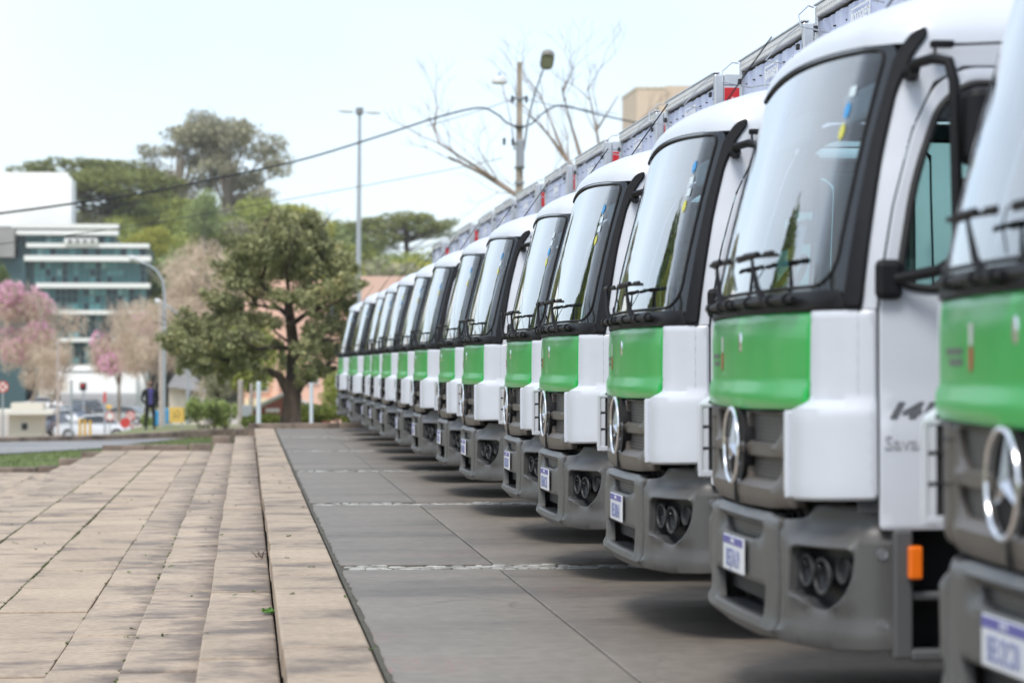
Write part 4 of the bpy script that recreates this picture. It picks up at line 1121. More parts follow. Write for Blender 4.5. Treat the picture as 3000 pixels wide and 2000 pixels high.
# ------------------------------------------------------------ foliage
def leaves(blobs, n, size, flat=0.0, seed=1, shell=.45, elong=1.0):
    """many small leaf faces, clumped, spread through ellipsoid volumes (cx,cy,cz,rx,ry,rz)"""
    r = np.random.default_rng(seed); B = np.array(blobs, float)
    vol = (B[:,3]*B[:,4]*B[:,5])**.75; pk = r.choice(len(B), n, p=vol/vol.sum())
    d = r.normal(size=(n,3)); d /= np.linalg.norm(d, axis=1)[:,None]
    rad = shell+(1-shell)*r.random(n)**.6
    rad *= 1+.12*np.sin(d[:,0]*7+pk)+.10*np.sin(d[:,2]*9+d[:,1]*5+pk)
    c = B[pk,:3]+d*B[pk,3:6]*rad[:,None]
    u = r.normal(size=(n,3)); u[:,2] *= (1-flat); u /= np.linalg.norm(u, axis=1)[:,None]
    v = r.normal(size=(n,3)); v[:,2] *= (1-flat*.8); v -= u*(u*v).sum(1)[:,None]; v /= np.linalg.norm(v, axis=1)[:,None]
    s = size*(.55+.9*r.random(n))[:,None]
    V = np.stack([c-u*s*elong, c-v*s*.55, c+u*s*elong, c+v*s*.55], 1).reshape(-1,3)
    return V, n
def leaf_mesh(name, V, n, m):
    me = bpy.data.meshes.new(name); me.vertices.add(len(V)); me.vertices.foreach_set('co', V.ravel())
    me.loops.add(4*n); me.polygons.add(n)
    me.loops.foreach_set('vertex_index', np.arange(4*n)); me.polygons.foreach_set('loop_start', np.arange(0,4*n,4)); 
    try: me.polygons.foreach_set('loop_total', np.full(n,4))
    except Exception: pass
    me.update(calc_edges=True); me.validate(); me.materials.append(m); return me
def limb_tree(mb, p, d, L, r, depth, rnd, spread=.55, nch=(2,3), up=.15, minr=.01, seg=3, taper=.68):
    pts = [p]; q = p.copy(); dd = d.copy()
    for k in range(seg):
        dd = (dd+Vector((rnd.uniform(-.22,.22),rnd.uniform(-.22,.22),rnd.uniform(-.12,.2)))*.8).normalized()
        q = q+dd*(L/seg); pts.append(q.copy())
    mb.tube(pts, [max(minr, r*(1-.45*k/seg)) for k in range(seg+1)], 5 if r < .1 else 8, False)
    ends = [q]
    if depth <= 0: return [q]
    out = []
    for c in range(rnd.randint(*nch)):
        ax = Vector((rnd.uniform(-1,1),rnd.uniform(-1,1),rnd.uniform(-.4,.4))).normalized()
        nd = (dd+ax*spread*rnd.uniform(.7,1.4)+Vector((0,0,up))).normalized()
        st = pts[-1] if c < 2 else pts[-2]
        out += limb_tree(mb, st, nd, L*rnd.uniform(taper-.08,taper+.12), r*.58, depth-1, rnd, spread, nch, up, minr, seg, taper)
    return out
M_bark = mat('brown_bark', (.10,.07,.05), .9, var=.45, vscale=6, bump=.8, bscale=18, stretch=(1,1,.25))
M_bark2 = mat('pale_bark', (.34,.29,.23), .9, var=.35, vscale=5, bump=.5, bscale=20, stretch=(1,1,.3))
M_twigm = mat('twig_brown', (.22,.17,.12), .9, var=.3, vscale=.8)
L_dark = leaf_mat('leaf_dark', (.07,.10,.03), (.19,.24,.07), (.30,.30,.09), 1.0, .22)
L_oak = leaf_mat('leaf_oak', (.17,.185,.09), (.41,.41,.20), (.58,.50,.24), 1.6, .22)
L_mid = leaf_mat('leaf_mid', (.19,.24,.05), (.46,.48,.12), (.60,.54,.16), .25, .22)
L_lite = leaf_mat('leaf_light', (.22,.28,.10), (.42,.48,.21), (.52,.54,.30), .3, .22)
L_yel = leaf_mat('leaf_yellow', (.30,.31,.05), (.52,.50,.09), (.62,.58,.14), .3, .22)
L_euc = leaf_mat('leaf_eucalyptus', (.24,.24,.15), (.47,.43,.29), (.56,.50,.35), .25, .22)
L_arau = leaf_mat('leaf_araucaria', (.11,.13,.035), (.32,.34,.10), (.44,.42,.14), .5, .22)
L_brown = leaf_mat('twig_haze', (.54,.43,.32), (.68,.57,.44), (.74,.65,.52), .4, .22)
L_pink = leaf_mat('blossom_pink', (.70,.36,.50), (.80,.50,.64), (.86,.66,.74), .8, .22)
L_bush = leaf_mat('leaf_bush', (.17,.23,.07), (.38,.45,.15), (.50,.52,.22), 1.2, .22)
L_hedge = leaf_mat('leaf_hedge', (.09,.12,.025), (.22,.26,.05), (.38,.36,.08), 1.0, .22)

def crown_kind(kind, seed):
    """unit trees: base at 0, total height 1, as (trunk mesh, crown mesh(es))"""
    r = random.Random(seed); t = MB(); bl = []
    if kind == 'round':
        for k in range(16):
            a = r.uniform(0,2*PI); d = r.uniform(.05,.26); z = r.uniform(.38,.84); w = r.uniform(.10,.18)*(1.15-abs(z-.6)*.8)
            bl.append((d*math.cos(a)*(1.3-z*.7), d*math.sin(a)*(1.3-z*.7), z, w, w, w*.8))
        bl.append((0,0,.6,.24,.24,.30))
        t.tube([(0,0,-.05),(0.01,0,.25),(0,.01,.6)], [.028,.02,.008], 7)
        for b in bl[:6]: t.tube([(0,0,.28),(b[0]*.6,b[1]*.6,.45),(b[0],b[1],b[2])], [.014,.009,.003], 5)
        return t, leaves(bl, 6500, .017, 0, seed, .55), bl
    if kind == 'euc':
        ends = []
        for k in range(38):
            a = r.uniform(0,2*PI); d = r.uniform(.08,.42); z = r.uniform(.18,.95)
            d *= math.sin(min(1,max(.25,(1.12-z)*1.5))*PI/2)
            w = r.uniform(.06,.12); b = (d*math.cos(a), d*math.sin(a), z, w*1.1, w*1.1, w*.75); bl.append(b)
            t.tube([(0,0,.15+.3*r.random()),(b[0]*.5,b[1]*.5,z*.72),(b[0],b[1],z-.02)], [.012,.008,.003], 5)
        for k in range(10):
            b = bl[k]; w = r.uniform(.04,.07); bl.append((b[0]+r.uniform(-.09,.09),b[1]+r.uniform(-.09,.09),b[2]+r.uniform(-.08,.05),w,w,w*.8))
        t.tube([(0,0,-.05),(.01,0,.3),(-.01,0,.75)], [.024,.018,.007], 7)
        return t, leaves(bl, 9000, .0125, 0, seed, .25, 1.3), bl
    if kind == 'arau':
        t.tube([(0,0,-.05),(.005,0,.5),(0,0,.92)], [.024,.018,.010], 8)
        n = 36
        for k in range(n):
            a = k*2.39996; d = .40*math.sqrt((k+.6)/n)*r.uniform(.88,1.08); z = .93-.16*(d/.40)**2+r.uniform(-.03,.03)-(.10 if k % 3 == 0 else 0)-(.20 if k % 7 == 0 else 0)
            w = r.uniform(.075,.105); b = (d*math.cos(a), d*math.sin(a), z, w, w, w*.62); bl.append(b)
            t.tube([(0,0,z-.13-r.random()*.08),(b[0]*.55,b[1]*.55,z-.115),(b[0]*.92,b[1]*.92,z-.03)], [.011,.008,.004], 5)
        return t, leaves(bl, 9000, .0125, .2, seed, .5), bl
    if kind in ('bare','pink'):
        ends = limb_tree(t, Vector((0,0,-.05)), Vector((0,0,1)), .30, .022, 5, r, .62, (2,3), .12, .0014, 3, .70)
        for k in range(22):
            a = r.uniform(0,2*PI); d = r.uniform(.05,.36); z = r.uniform(.40,.86-.35*d)
            bl.append((d*math.cos(a), d*math.sin(a), z, .14,.14,.11))
        return t, leaves(bl, 5800, .020, 0, seed, .2, 2.0), bl
KM = {}
def tree(kind, lm, bark, label, cat, base, height, width=1.0, rz=0.0, group=None, seed=1, name=None):
    key = (kind, lm.name, bark.name, seed)
    if key not in KM:
        t, (V, n), bl = crown_kind(kind, seed)
        if kind in ('bare','pink'):
            V = V.reshape(-1,4,3); cc = V.mean(1, keepdims=True); V = cc+(V-cc)*np.array([1,1,1.0]); V = V.reshape(-1,3)
            sc_ = .35
            V4 = V.reshape(-1,4,3); c_ = V4.mean(1, keepdims=True); v_ = (V4[:,3:4]-V4[:,1:2])/2      # thin the leaf faces down to twigs
            V4[:,1:2] += v_*.80; V4[:,3:4] -= v_*.80; V = V4.reshape(-1,3)
        KM[key] = (t.mesh('trunk'), leaf_mesh('crown', V, n, lm), bl)
    tm, cm, bl = KM[key]
    T = empty(name or (kind_name[kind]), base, rz); T.scale = (height*width, height*width, height)
    link('trunk', tm, bark, T); link('crown', cm, None, T)
    if kind == 'pink':
        k2 = key+('p',)
        if k2 not in KM:
            V, n = leaves([(b[0]*1.05,b[1]*1.05,b[2]+.02,b[3]*.8,b[4]*.8,b[5]*.8) for b in bl[:9]], 2200, .015, 0, seed+9, .7)
            KM[k2] = leaf_mesh('blossom', V, n, L_pink)
        link('blossom', KM[k2], None, T)
    return tag(T, label, cat, group)
kind_name = {'round':'broadleaf_tree','euc':'eucalyptus_tree','arau':'araucaria_tree','bare':'bare_tree','pink':'blossom_tree'}
def ptree(kind, lm, bark, label, px, ytop, ybase, Y, wpx=None, cat='tree', rz=0, group=None, seed=1, rel=.8, name=None):
    """a tree whose crown top shows at ytop and foot at ybase when it stands at distance Y"""
    b = at(px, ybase, Y); t = at(px, ytop, Y); h = t.z-b.z
    w = 1.0
    if wpx: w = (wpx/FD*Y)/(h*rel)
    return tree(kind, lm, bark, label, cat, b, h, w, rz, group, seed, name)

# ------------------------------------------------------------ the hill
ptree('arau', L_arau, M_bark, 'wide flat-topped dark araucaria rising behind the white office block', 190, 358, 560, 470, 330, seed=3)
ptree('arau', L_arau, M_bark, 'second araucaria, a little lower, just right of the white office block', 250, 385, 600, 440, 330, rz=1.0, seed=4)
ptree('arau', L_arau, M_bark, 'dark umbrella-shaped araucaria on the hill between the light mast and the trucks', 935, 484, 660, 430, 260, rz=2.0, seed=5)
ptree('euc', L_euc, M_bark2, 'tallest airy grey-brown eucalyptus on the hilltop', 525, 258, 570, 480, 300, seed=7)
ptree('euc', L_euc, M_bark2, 'left of the two tall airy eucalyptus trees on the hilltop', 405, 285, 560, 485, 270, rz=2.1, seed=8)
ptree('round', L_mid, M_bark, 'small dark round tree between the araucarias and the eucalyptus', 350, 375, 520, 478, 90, seed=12)
ptree('round', L_lite, M_bark2, 'pale green tree with forked white trunk below the eucalyptus', 468, 425, 590, 420, 115, seed=13)
ptree('round', L_yel, M_bark, 'bright yellow-green tree beside the top of the glass building', 345, 510, 640, 380, 150, seed=14)
ptree('round', L_yel, M_bark, 'yellowish tree crest on the hill above the big tree', 690, 452, 640, 430, 160, rz=1, seed=15)
ptree('bare', L_brown, M_bark2, 'large rounded leafless brown tree behind the left side of the big tree', 478, 520, 900, 200, 330, seed=21, rel=.85)
ptree('pink', L_brown, M_bark2, 'leafless tree with pink blossoms at the left edge, in front of the glass building', 62, 612, 960, 205, 250, seed=22, rel=.85)
ptree('pink', L_brown, M_bark2, 'leafless tree with pink blossoms in front of the middle of the glass building', 270, 665, 960, 190, 210, seed=23, rel=.85)
ptree('bare', L_brown, M_bark2, 'leafless tree with pale forked trunk right behind the standing person', 330, 640, 975, 150, 190, seed=24, rel=.85)
ptree('round', L_dark, M_bark, 'dark green tree at the left edge beside the glass building', -10, 585, 800, 260, 110, seed=16)
ptree('bare', L_brown, M_bark2, 'pale leafless tree with several bare trunks left of the big tree', 505, 770, 975, 120, 120, seed=25, rel=.85)
ptree('bare', L_brown, M_bark2, 'thin leafless tree near the left edge by the guard booth', 110, 760, 985, 170, 130, seed=26, rel=.85)
ptree('round', L_mid, M_bark, 'olive tree seen through the left side of the big tree crown', 575, 690, 985, 118, 190, seed=17)
ptree('round', L_euc, M_bark, 'brownish tree seen through the lower left of the big tree crown', 500, 745, 985, 112, 130, seed=18)
ptree('round', L_mid, M_bark, 'green shrubby tree behind the right limb of the big tree', 775, 842, 985, 108, 110, seed=19)
hr = random.Random(5); cnt = 0
hill_specs = []
for (px, yt, Y) in [(385,520,400),(420,585,390),(470,640,380),(300,600,375),(350,640,372),(545,560,410),(560,500,440),(600,470,450),(640,520,430),(610,590,400),(660,640,380),
                    (730,500,445),(770,500,440),(800,495,450),(745,580,400),(700,600,390),(800,590,395),(860,545,430),(870,600,395),(910,570,420),(950,560,420),(985,575,420),(905,620,380),(960,610,385),(1010,620,380),(830,650,360),(880,640,365),(930,660,360),(985,655,362),
                    (520,480,460),(480,460,465),(440,470,455),(400,440,470),(365,480,450),(320,450,460),(330,530,410),(280,480,430),(230,450,450),(200,480,440),(180,520,420),(500,550,430),(580,640,385),(530,620,390),
                    (1040,600,420),(1080,590,440),(1130,560,450),(1180,560,450),(760,640,365),(720,660,360),(640,450,460),(585,440,465),(300,420,475),(155,460,460),(265,540,400)]:
    hill_specs.append((px, yt, Y))
for k in range(34): hill_specs.append((hr.uniform(270,1010), hr.uniform(560,660), hr.uniform(350,390)))
for k in range(26): hill_specs.append((hr.uniform(-420,60), hr.uniform(400,640), hr.uniform(380,470)))
for k in range(14): hill_specs.append((hr.uniform(160,760), hr.uniform(455,520), hr.uniform(430,470)))
for (px, yt, Y) in sorted(hill_specs, key=lambda s: -s[2]):
    k = hr.random()
    lm = L_mid if k < .52 else (L_dark if k < .66 else (L_lite if k < .78 else (L_yel if k < .86 else L_euc)))
    p = at(px+hr.uniform(-6,6), yt, Y); zb = float(gz(p.x, p.y)); h = max(9.0, min(15, p.z-zb))
    tree('round', lm, M_bark, {'leaf_mid':'one of the mid green rounded trees packed together on the hillside','leaf_dark':'one of the darker green rounded trees among the paler hillside trees','leaf_light':'one of the palest green rounded trees on the hillside','leaf_yellow':'one of the yellow-green rounded trees scattered over the hillside','leaf_eucalyptus':'one of the greyish brown rounded trees on the hillside'}[lm.name], 'tree', Vector((p.x,p.y,p.z-h)), h, hr.uniform(1.15,1.6), hr.uniform(0,6), 'trees covering the hillside', hr.choice([31,32,33]))

# ------------------------------------------------------------ the big tree by the kerb, with real limbs
def big_tree():
    Y = 76; rnd = random.Random(3)
    b = at(668, 985, Y); T = empty('big_tree', b)
    def q(px, py, dy=0): return at(px, py, Y+dy)-b
    tr = MB()
    tr.tube([q(668,990),q(668,965),q(670,935),q(672,905)], [.40,.315,.275,.27], 14)
    tr.tube([q(672,905),q(690,878),q(712,862),q(740,848),q(775,845)], [.22,.17,.14,.11,.08], 9)
    tr.tube([q(668,905),q(652,880),q(640,862),q(612,850),(q(585,845))], [.20,.15,.12,.10,.06], 9)
    tr.tube([q(670,912),q(672,860,.3),q(675,800,.2),q(668,745),q(662,695)], [.24,.20,.18,.16,.13], 9)
    T_ = tr.build('trunk', mat('dark_bark', (.075,.052,.038), .9, var=.5, vscale=5, bump=1.0, bscale=14, stretch=(1,1,.3)), T)
    lb = MB(); ends = []
    main = [((662,700),(600,640),(.10)),((662,700),(720,640),.10),((665,730),(590,700),.09),((670,745),(760,700),.09),((675,800),(570,790),.08),((675,800),(770,780),.08),
            ((612,850),(520,830),.08),((585,845),(470,800),.07),((560,845),(430,770),.05),((740,848),(800,820),.06),((662,695),(665,600),.08),((675,820),(620,740),.06),((590,700),(540,640),.05),((720,640),(740,570),.05),((600,640),(600,560),.05)]
    for (a, c, r) in main:
        A = q(*a, rnd.uniform(-.3,.3)); Cc = q(*c, rnd.uniform(-1.6,1.6)); M1 = A.lerp(Cc,.35)+Vector((rnd.uniform(-.15,.15),rnd.uniform(-.2,.2),rnd.uniform(-.05,.15))); M2 = A.lerp(Cc,.7)+Vector((rnd.uniform(-.15,.15),0,rnd.uniform(-.12,.1)))
        lb.tube([A,M1,M2,Cc], [r,r*.8,r*.6,r*.4], 7)
        ends += limb_tree(lb, Cc, (Cc-M2).normalized(), .55, r*.38, 2, rnd, .8, (2,3), .1, .006, 3, .75)
        ends += limb_tree(lb, M2, (Cc-A).normalized()+Vector((0,rnd.uniform(-.6,.6),.4)), .45, r*.3, 1, rnd, .8, (2,3), .1, .006, 3, .75)
    lb.build('limbs', MATS['dark_bark'], T_)
    bl = []
    # crown clumps (px, py, radius px)
    for (px, py, r) in [(650,545,55),(700,550,48),(600,575,45),(740,580,45),(560,610,38),(640,610,50),(700,620,50),(770,620,40),(790,660,30),(540,650,30),(590,660,42),(750,680,45),(700,690,35),(640,680,28),
                        (530,700,38),(580,730,30),(790,710,28),(770,750,38),(720,755,30),(500,740,38),(460,755,36),(430,780,34),(405,800,26),(480,800,36),(530,790,36),(560,830,34),(590,805,30),(520,850,30),(470,845,25),(600,860,22),
                        (700,800,32),(740,800,38),(780,800,30),(700,850,28),(740,850,26),(635,790,20),(630,740,24),(655,500,30),(560,565,38),(785,600,34),(805,655,30),(815,710,26),(525,620,34),(500,690,34),(430,745,36),(400,770,30),(455,800,34),(520,820,34),(430,830,28),(560,770,36),(500,780,36),(610,520,28),(720,515,28),(680,510,28),(690,880,14),(660,830,20)]:
        dy = rnd.uniform(-1.5,1.5); c = q(px, py, dy); R = 1.06*r/FD*Y; bl.append((c.x,c.y,c.z,R,R*1.1,R*.72))
        for _ in range(2):
            a_ = rnd.uniform(0,2*PI); bl.append((c.x+R*1.0*math.cos(a_), c.y+rnd.uniform(-.5,.5), c.z+R*.85*math.sin(a_), R*.42, R*.42, R*.30))
    V, n = leaves(bl, 38000, .056, .1, 5, .2, 1.3)
    cr = link('crown', leaf_mesh('crown', V, n, L_oak), None, T)
    return tag(T, 'broad dark green oak-like tree with a thick forked trunk behind the far kerb', 'tree')
big_tree()

# bare tree behind the utility pole
def bare_right():
    Y = 78; rnd = random.Random(12); b = at(1420, 900, Y); b.z = float(gz(b.x,b.y)); T = empty('bare_tree', b)
    def q(px, py, dy=0): return at(px, py, Y+dy)-b
    t = MB()
    for limb, r in (([(1420,900),(1400,640),(1330,500),(1250,440),(1190,450),(1110,400),(1030,360)],.30),([(1400,640),(1350,420),(1300,365),(1260,310),(1215,260)],.18),([(1350,420),(1325,330),(1310,280),(1290,200)],.12),
                    ([(1300,365),(1270,290),(1240,215)],.09),([(1380,560),(1390,420),(1370,300),(1350,200)],.14),([(1370,300),(1420,220)],.06),([(1190,450),(1120,400),(1010,330),(985,270)],.11),([(1380,560),(1420,380),(1450,300)],.10)):
        P = [q(x, y, rnd.uniform(-.6,.6)) for x, y in limb]; t.tube(P, [max(.014, .62*r*(1-.85*k/(len(P)-1))) for k in range(len(P))], 8)
        for k in range(2, len(P)):
            d = (P[k]-P[k-1]).normalized()
            for _ in range(2): limb_tree(t, P[k].lerp(P[k-1], rnd.random()*.6), (d+Vector((rnd.uniform(-.9,.9),rnd.uniform(-.5,.5),rnd.uniform(0,.9)))).normalized(), .75, .020, 3, rnd, .6, (2,2), .12, .0045, 3, .78)
    t.build('trunk', mat('bare_bark', (.30,.23,.18), .9, var=.3, vscale=3), T)
    return tag(T, 'bare leafless tree with spreading thin branches behind the concrete utility pole', 'tree')
bare_right()

# ------------------------------------------------------------ bushes and hedges
def bush(label, px, yt, yb, Y, wpx, lm, n=2500, size=.045, name='bush', seed=3, ry=None, cat='bush'):
    r = random.Random(seed); b = at(px, yb, Y); t = at(px, yt, Y); h = t.z-b.z; w = wpx/FD*Y; ry = ry or w*.4
    bl = [(r.uniform(-.38,.38)*w, r.uniform(-.5,.5)*ry, h*r.uniform(.30,.68), w*r.uniform(.14,.22), ry*.5, h*r.uniform(.25,.34)) for _ in range(12)]
    V, n_ = leaves(bl, n, size, 0, seed, .3); T = empty(name, b)
    link('foliage', leaf_mesh('foliage', V, n_, lm), None, T)
    s = MB()
    for k in range(9): e = bl[k]; s.tube([(r.uniform(-.1,.1)*w,0,-.05),(e[0]*.6,e[1]*.6,e[2]*.5),(e[0],e[1],e[2])], [.02,.014,.006], 5)
    s.build('stems', M_bark, T)
    return tag(T, label, cat)
bush('loose pale green shrub to the right of the yellow board', 468, 905, 985, 92, 90, L_bush, 3000, .05, seed=3)
bush('lighter shrub in front of the bare trunks, left of the kerb corner', 520, 918, 985, 88, 60, L_bush, 2200, .05, seed=4)
bush('small dark green conifer-like shrub among the pale bushes', 492, 922, 982, 86, 34, L_dark, 1600, .04, seed=5)
bush('low clipped hedge left of the big tree trunk', 600, 948, 980, 80, 130, L_hedge, 4200, .045, 'hedge', 6, 1.0, 'hedge')
bush('tall sloping hedge between the big tree trunk and the trucks', 745, 922, 982, 84, 140, L_hedge, 6000, .05, 'hedge', 7, 1.2, 'hedge')
bush('hedge showing under the last truck at the far end', 830, 930, 982, 88, 90, L_hedge, 3000, .05, 'hedge', 8, 1.2, 'hedge')
bush('orange-tinged low shrub between the grey pole and the yellow board', 345, 945, 992, 105, 40, L_bush, 1200, .06, seed=9)

# ------------------------------------------------------------ glass office building
M_wpaint = mat('white_render', (.88,.87,.84), .7, var=.04, vscale=.3)
M_band = mat('white_band', (.80,.80,.77), .6)
M_cream = mat('cream_wall', (.70,.64,.52), .8, var=.06)
M_pinkw = mat('salmon_wall', (.74,.47,.36), .85, var=.08, vscale=.4)
M_redw = mat('red_brown_wall', (.30,.10,.075), .85, var=.1)
M_roofp = mat('terracotta_roof', (.50,.24,.15), .85, var=.2, vscale=3)
M_gwall = mat('grey_wall', (.36,.36,.37), .8, var=.1)
M_pane = [mat('teal_glass_a', (.05,.17,.18), .15, spec=.5), mat('teal_glass_b', (.11,.29,.29), .2, spec=.5), mat('teal_glass_c', (.012,.04,.05), .15, spec=.5), mat('teal_glass_d', (.24,.42,.42), .2, spec=.5)]
M_mull = mat('mullion_grey', (.10,.16,.16), .5, metal=.3)
def px_box(mb, x0, x1, y0, y1, Y, depth, dy=0.0):
    a = at(x0, y1, Y); b = at(x1, y0, Y)
    mb.box(a.x, b.x, Y+dy, Y+dy+depth, a.z, b.z)
def glass_building():
    Y = 340; rnd = random.Random(9); B = empty('office_building', (0,0,0))
    m = MB(); px_box(m, 40, 262, 540, 700, Y, 30, .5); m.build('core_wall', mat('core_teal', (.05,.10,.11), .4), B)
    m = MB(); px_box(m, 80, 336, 560, 960, Y, 28, .9); m.build('core_wall', mat('core_teal', (.05,.10,.11), .4), B)
    m = MB(); px_box(m, -60, 36, 525, 592, Y, 20, -2); m.build('side_wing', mat('wing_grey', (.30,.29,.28), .6, var=.2, vscale=.2), B)
    m = MB(); px_box(m, -60, 60, 592.3, 960, Y, 19, -.5); m.build('lower_wall', mat('core_teal', (.05,.10,.11), .4), B)
    m = MB(); px_box(m, -120, 157, 400, 514, Y, 9, 6); m.build('upper_block', M_wpaint, B)
    m = MB(); px_box(m, -120, 147, 388, 400.5, Y, 9, 6.3); m.build('upper_parapet', M_wpaint, B)
    for (x0,x1,y0,y1,dy) in [(30,273,516,525,-1.5),(38,272,531,540,-1.5),(62,343,560.5,568.5,-1.2),(58,347,589,600,-1.8),(84,345,651,661,-1.2),(120,345,713,722,-1.2),(130,345,776,785,-1.2),(130,345,838,846,-1.2)]:
        m = MB(); px_box(m, x0, x1, y0, y1, Y, 3, dy); m.build('floor_band', M_band, B)
    m = MB(); px_box(m, 150, 225, 549, 561, Y, 1, -1.8); W = m.build('plant_screen', M_band, B)
    for k in range(4):
        m = MB(); px_box(m, 158+k*17, 168+k*17, 553, 557.5, Y, .1, -1.92); m.build('opening', M_chassis, W)
    for (x0,x1,y0,y1,rows_,cols) in [(44,255,541,560,1,14),(70,335,569.5,588,1,18),(78,335,601,650,3,20),(100,335,662,712,3,18),(130,335,723,775,3,16),(130,335,786,837,3,16),(140,335,847,900,2,14)]:
        wx = (x1-x0)/cols; hy = (y1-y0)/rows_
        a = at(0, hy, Y); p0 = at(x0,y0,Y); p1 = at(x0+wx,y0+hy,Y); w = p1.x-p0.x-.14; h = p0.z-p1.z-.12
        ms = MB(); ms.box(0,w,0,.12,0,h); me = ms.mesh('pane'); mes = []
        for mm in M_pane:
            c = me.copy(); c.materials.append(mm); mes.append(c)
        for i in range(cols):
            tn = rnd.random()
            for j in range(rows_):
                k = 0 if tn < .35 else (2 if tn < .75 else 1)
                if rnd.random() < .2: k = rnd.choice([0,1,2,3])
                q = at(x0+wx*i, y0+hy*(j+1), Y); o = link('pane', mes[k], None, B); o.location = (q.x+.07, Y+.35, q.z+.06)
        mu = MB()
        for i in range(cols+1): q = at(x0+wx*i, y1, Y); q2 = at(x0+wx*i, y0, Y); mu.box(q.x-.06,q.x+.06,Y+.28,Y+.34,q.z,q2.z)
        for j in range(1,rows_): q = at(x0, y0+hy*j, Y); q2 = at(x1, y0+hy*j, Y); mu.box(q.x,q2.x,Y+.25,Y+.279,q.z-.06,q.z+.06)
        tag(mu.build('mullions', M_mull, B), kind='stuff')
    return tag(B, 'stepped office building of teal glass with white floor bands and a blank white upper block', 'building')
glass_building()
def simple_house(name, label, cat, parts, wins=(), Y=200):
    B = empty(name, (0,0,0))
    for (nm, x0, x1, y0, y1, dy, dep, m) in parts:
        b = MB(); px_box(b, x0, x1, y0, y1, Y, dep, dy); b.build(nm, m, B)
    for (x0, x1, y0, y1, dy, m) in wins:
        b = MB(); px_box(b, x0, x1, y0, y1, Y, .15, dy); o = b.build('window', m, B)
        f = MB(); a = at(x0,y1,Y); c = at(x1,y0,Y); t = max(.04,(c.x-a.x)*.05)
        for q in ((a.x-t,a.x,a.z-t,c.z+t),(c.x,c.x+t,a.z-t,c.z+t),(a.x,c.x,a.z-t,a.z),(a.x,c.x,c.z,c.z+t)): f.box(q[0],q[1],Y+dy-.06,Y+dy+.1,q[2],q[3])
        f.build('frame', M_band, o)
    return tag(B, label, cat)
M_dwin = mat('dark_window', (.03,.035,.04), .15, coat=.5)
simple_house('market_hall', 'low white building with a wide white awning above a grey ribbed gate', 'building',
  [('wall',88,330,852,958,1.2,12,M_wpaint),('awning',100,314,856,903,-2.2,3,M_wpaint),('upper_band',140,286,841,851,0,10,M_band),('column',92,102,845,958,-1,1,M_wpaint),('column',116,125,845,958,-1,1,M_wpaint)], [], 300)
gt = empty('ribbed_gate', (0,0,0)); 
b = MB(); px_box(b, 140, 312, 903.5, 948, 297.3, .1, .2); b.build('back_panel', M_gwall, gt)
xa = at(140,948,297).x; xb = at(312,948,297).x; za = at(140,948,297).z; zb = at(140,904,297).z; n = 56
ms = MB(); ms.box(0,.09,0,.1,0,zb-za-.1); rm = ms.mesh('rib'); rm.materials.append(mat('gate_rib', (.55,.54,.55), .6))
for k in range(n): o = link('rib', rm, None, gt); o.location = (xa+(xb-xa)*k/n, 297.2, za+.05)
tag(gt, 'grey vertically ribbed gate under the white awning', 'gate')
simple_house('guard_booth', 'small cream guard booth with a flat roof slab and one little dark window', 'booth',
  [('wall',20,97,951.5,1006,0,3,mat('booth_wall',(.66,.63,.52),.8,var=.05)),('roof_slab',-14,124,941,951,-1.0,5,mat('booth_roof',(.74,.72,.64),.8)),('parapet',24,98,925,940.7,.3,2.5,mat('booth_parapet',(.62,.58,.50),.8))],
  [(49,64,971,987,-.03,M_dwin)], 158)
simple_house('house', 'pale house with a grey sloping gable behind the yellow board', 'house',
  [('wall',388,465,885,975,0,8,M_cream)], [(428,440,900,915,-.1,M_dwin)], 150)
g = MB(); a = at(384,888,149); c = at(410,845,149); d = at(428,845,149); e = at(472,900,149)
g.add([tuple(p) for p in (a,c,d,e)]+[(p.x,p.y+8,p.z) for p in (a,c,d,e)], [(0,1,2,3),(7,6,5,4),(0,4,5,1),(1,5,6,2),(2,6,7,3)]); o = g.build('roof', M_gwall); 
ho = [x for x in C.objects if x.name == 'house'][0]; o.parent = ho
simple_house('salmon_building', 'large salmon-coloured building with flat roof behind the big tree', 'building',
  [('wall',560,960,645,985,0,20,M_pinkw),('wall',780,1060,636,700,-.8,2,mat('salmon_light',(.66,.45,.36),.85)),('pillar',563,574,870,985,-.5,.6,M_pinkw),('pillar',625,640,780,985,-.5,.6,M_pinkw),('lower_wall',562,660,915,985,-1.2,1,mat('warm_cream',(.78,.66,.42),.8))],
  [(580,615,875,898,-.1,M_dwin),(628,650,790,815,-.1,M_dwin),(700,730,840,880,-.1,M_dwin),(750,775,700,760,-.1,M_dwin)], 165)
sh = empty('gabled_house', (0,0,0)); Yg = 120
g = MB(); P = [at(560,951,Yg),at(652,907,Yg),at(760,950,Yg),at(760,992,Yg),at(560,992,Yg)]
g.add([tuple(p) for p in P]+[(p.x,p.y+8,p.z) for p in P], [(0,4,3,2,1),(5,6,7,8,9),(0,1,6,5),(1,2,7,6),(2,3,8,7),(3,4,9,8),(4,0,5,9)]); g.build('wall', M_redw, sh)
g = MB(); g.tube([at(556,951,Yg)+Vector((0,-.2,0)),at(652,905,Yg)+Vector((0,-.2,0)),at(764,951,Yg)+Vector((0,-.2,0))], .10, 4); g.build('barge_board', mat('barge',(.50,.48,.44),.7), sh)
g = MB(); px_box(g, 609, 643, 936, 948, Yg-.1, .06); sg = g.build('wall_sign', mat('sign_pink',(.55,.33,.30),.7), sh)
for x0,x1 in ((612,618),(620,630),(632,640)):
    g = MB(); px_box(g, x0, x1, 939, 945, Yg-.18, .05); g.build('sign_marking', M_band, sg)
tag(sh, 'red-brown gabled house with a small pale sign, left of the big tree trunk', 'house')
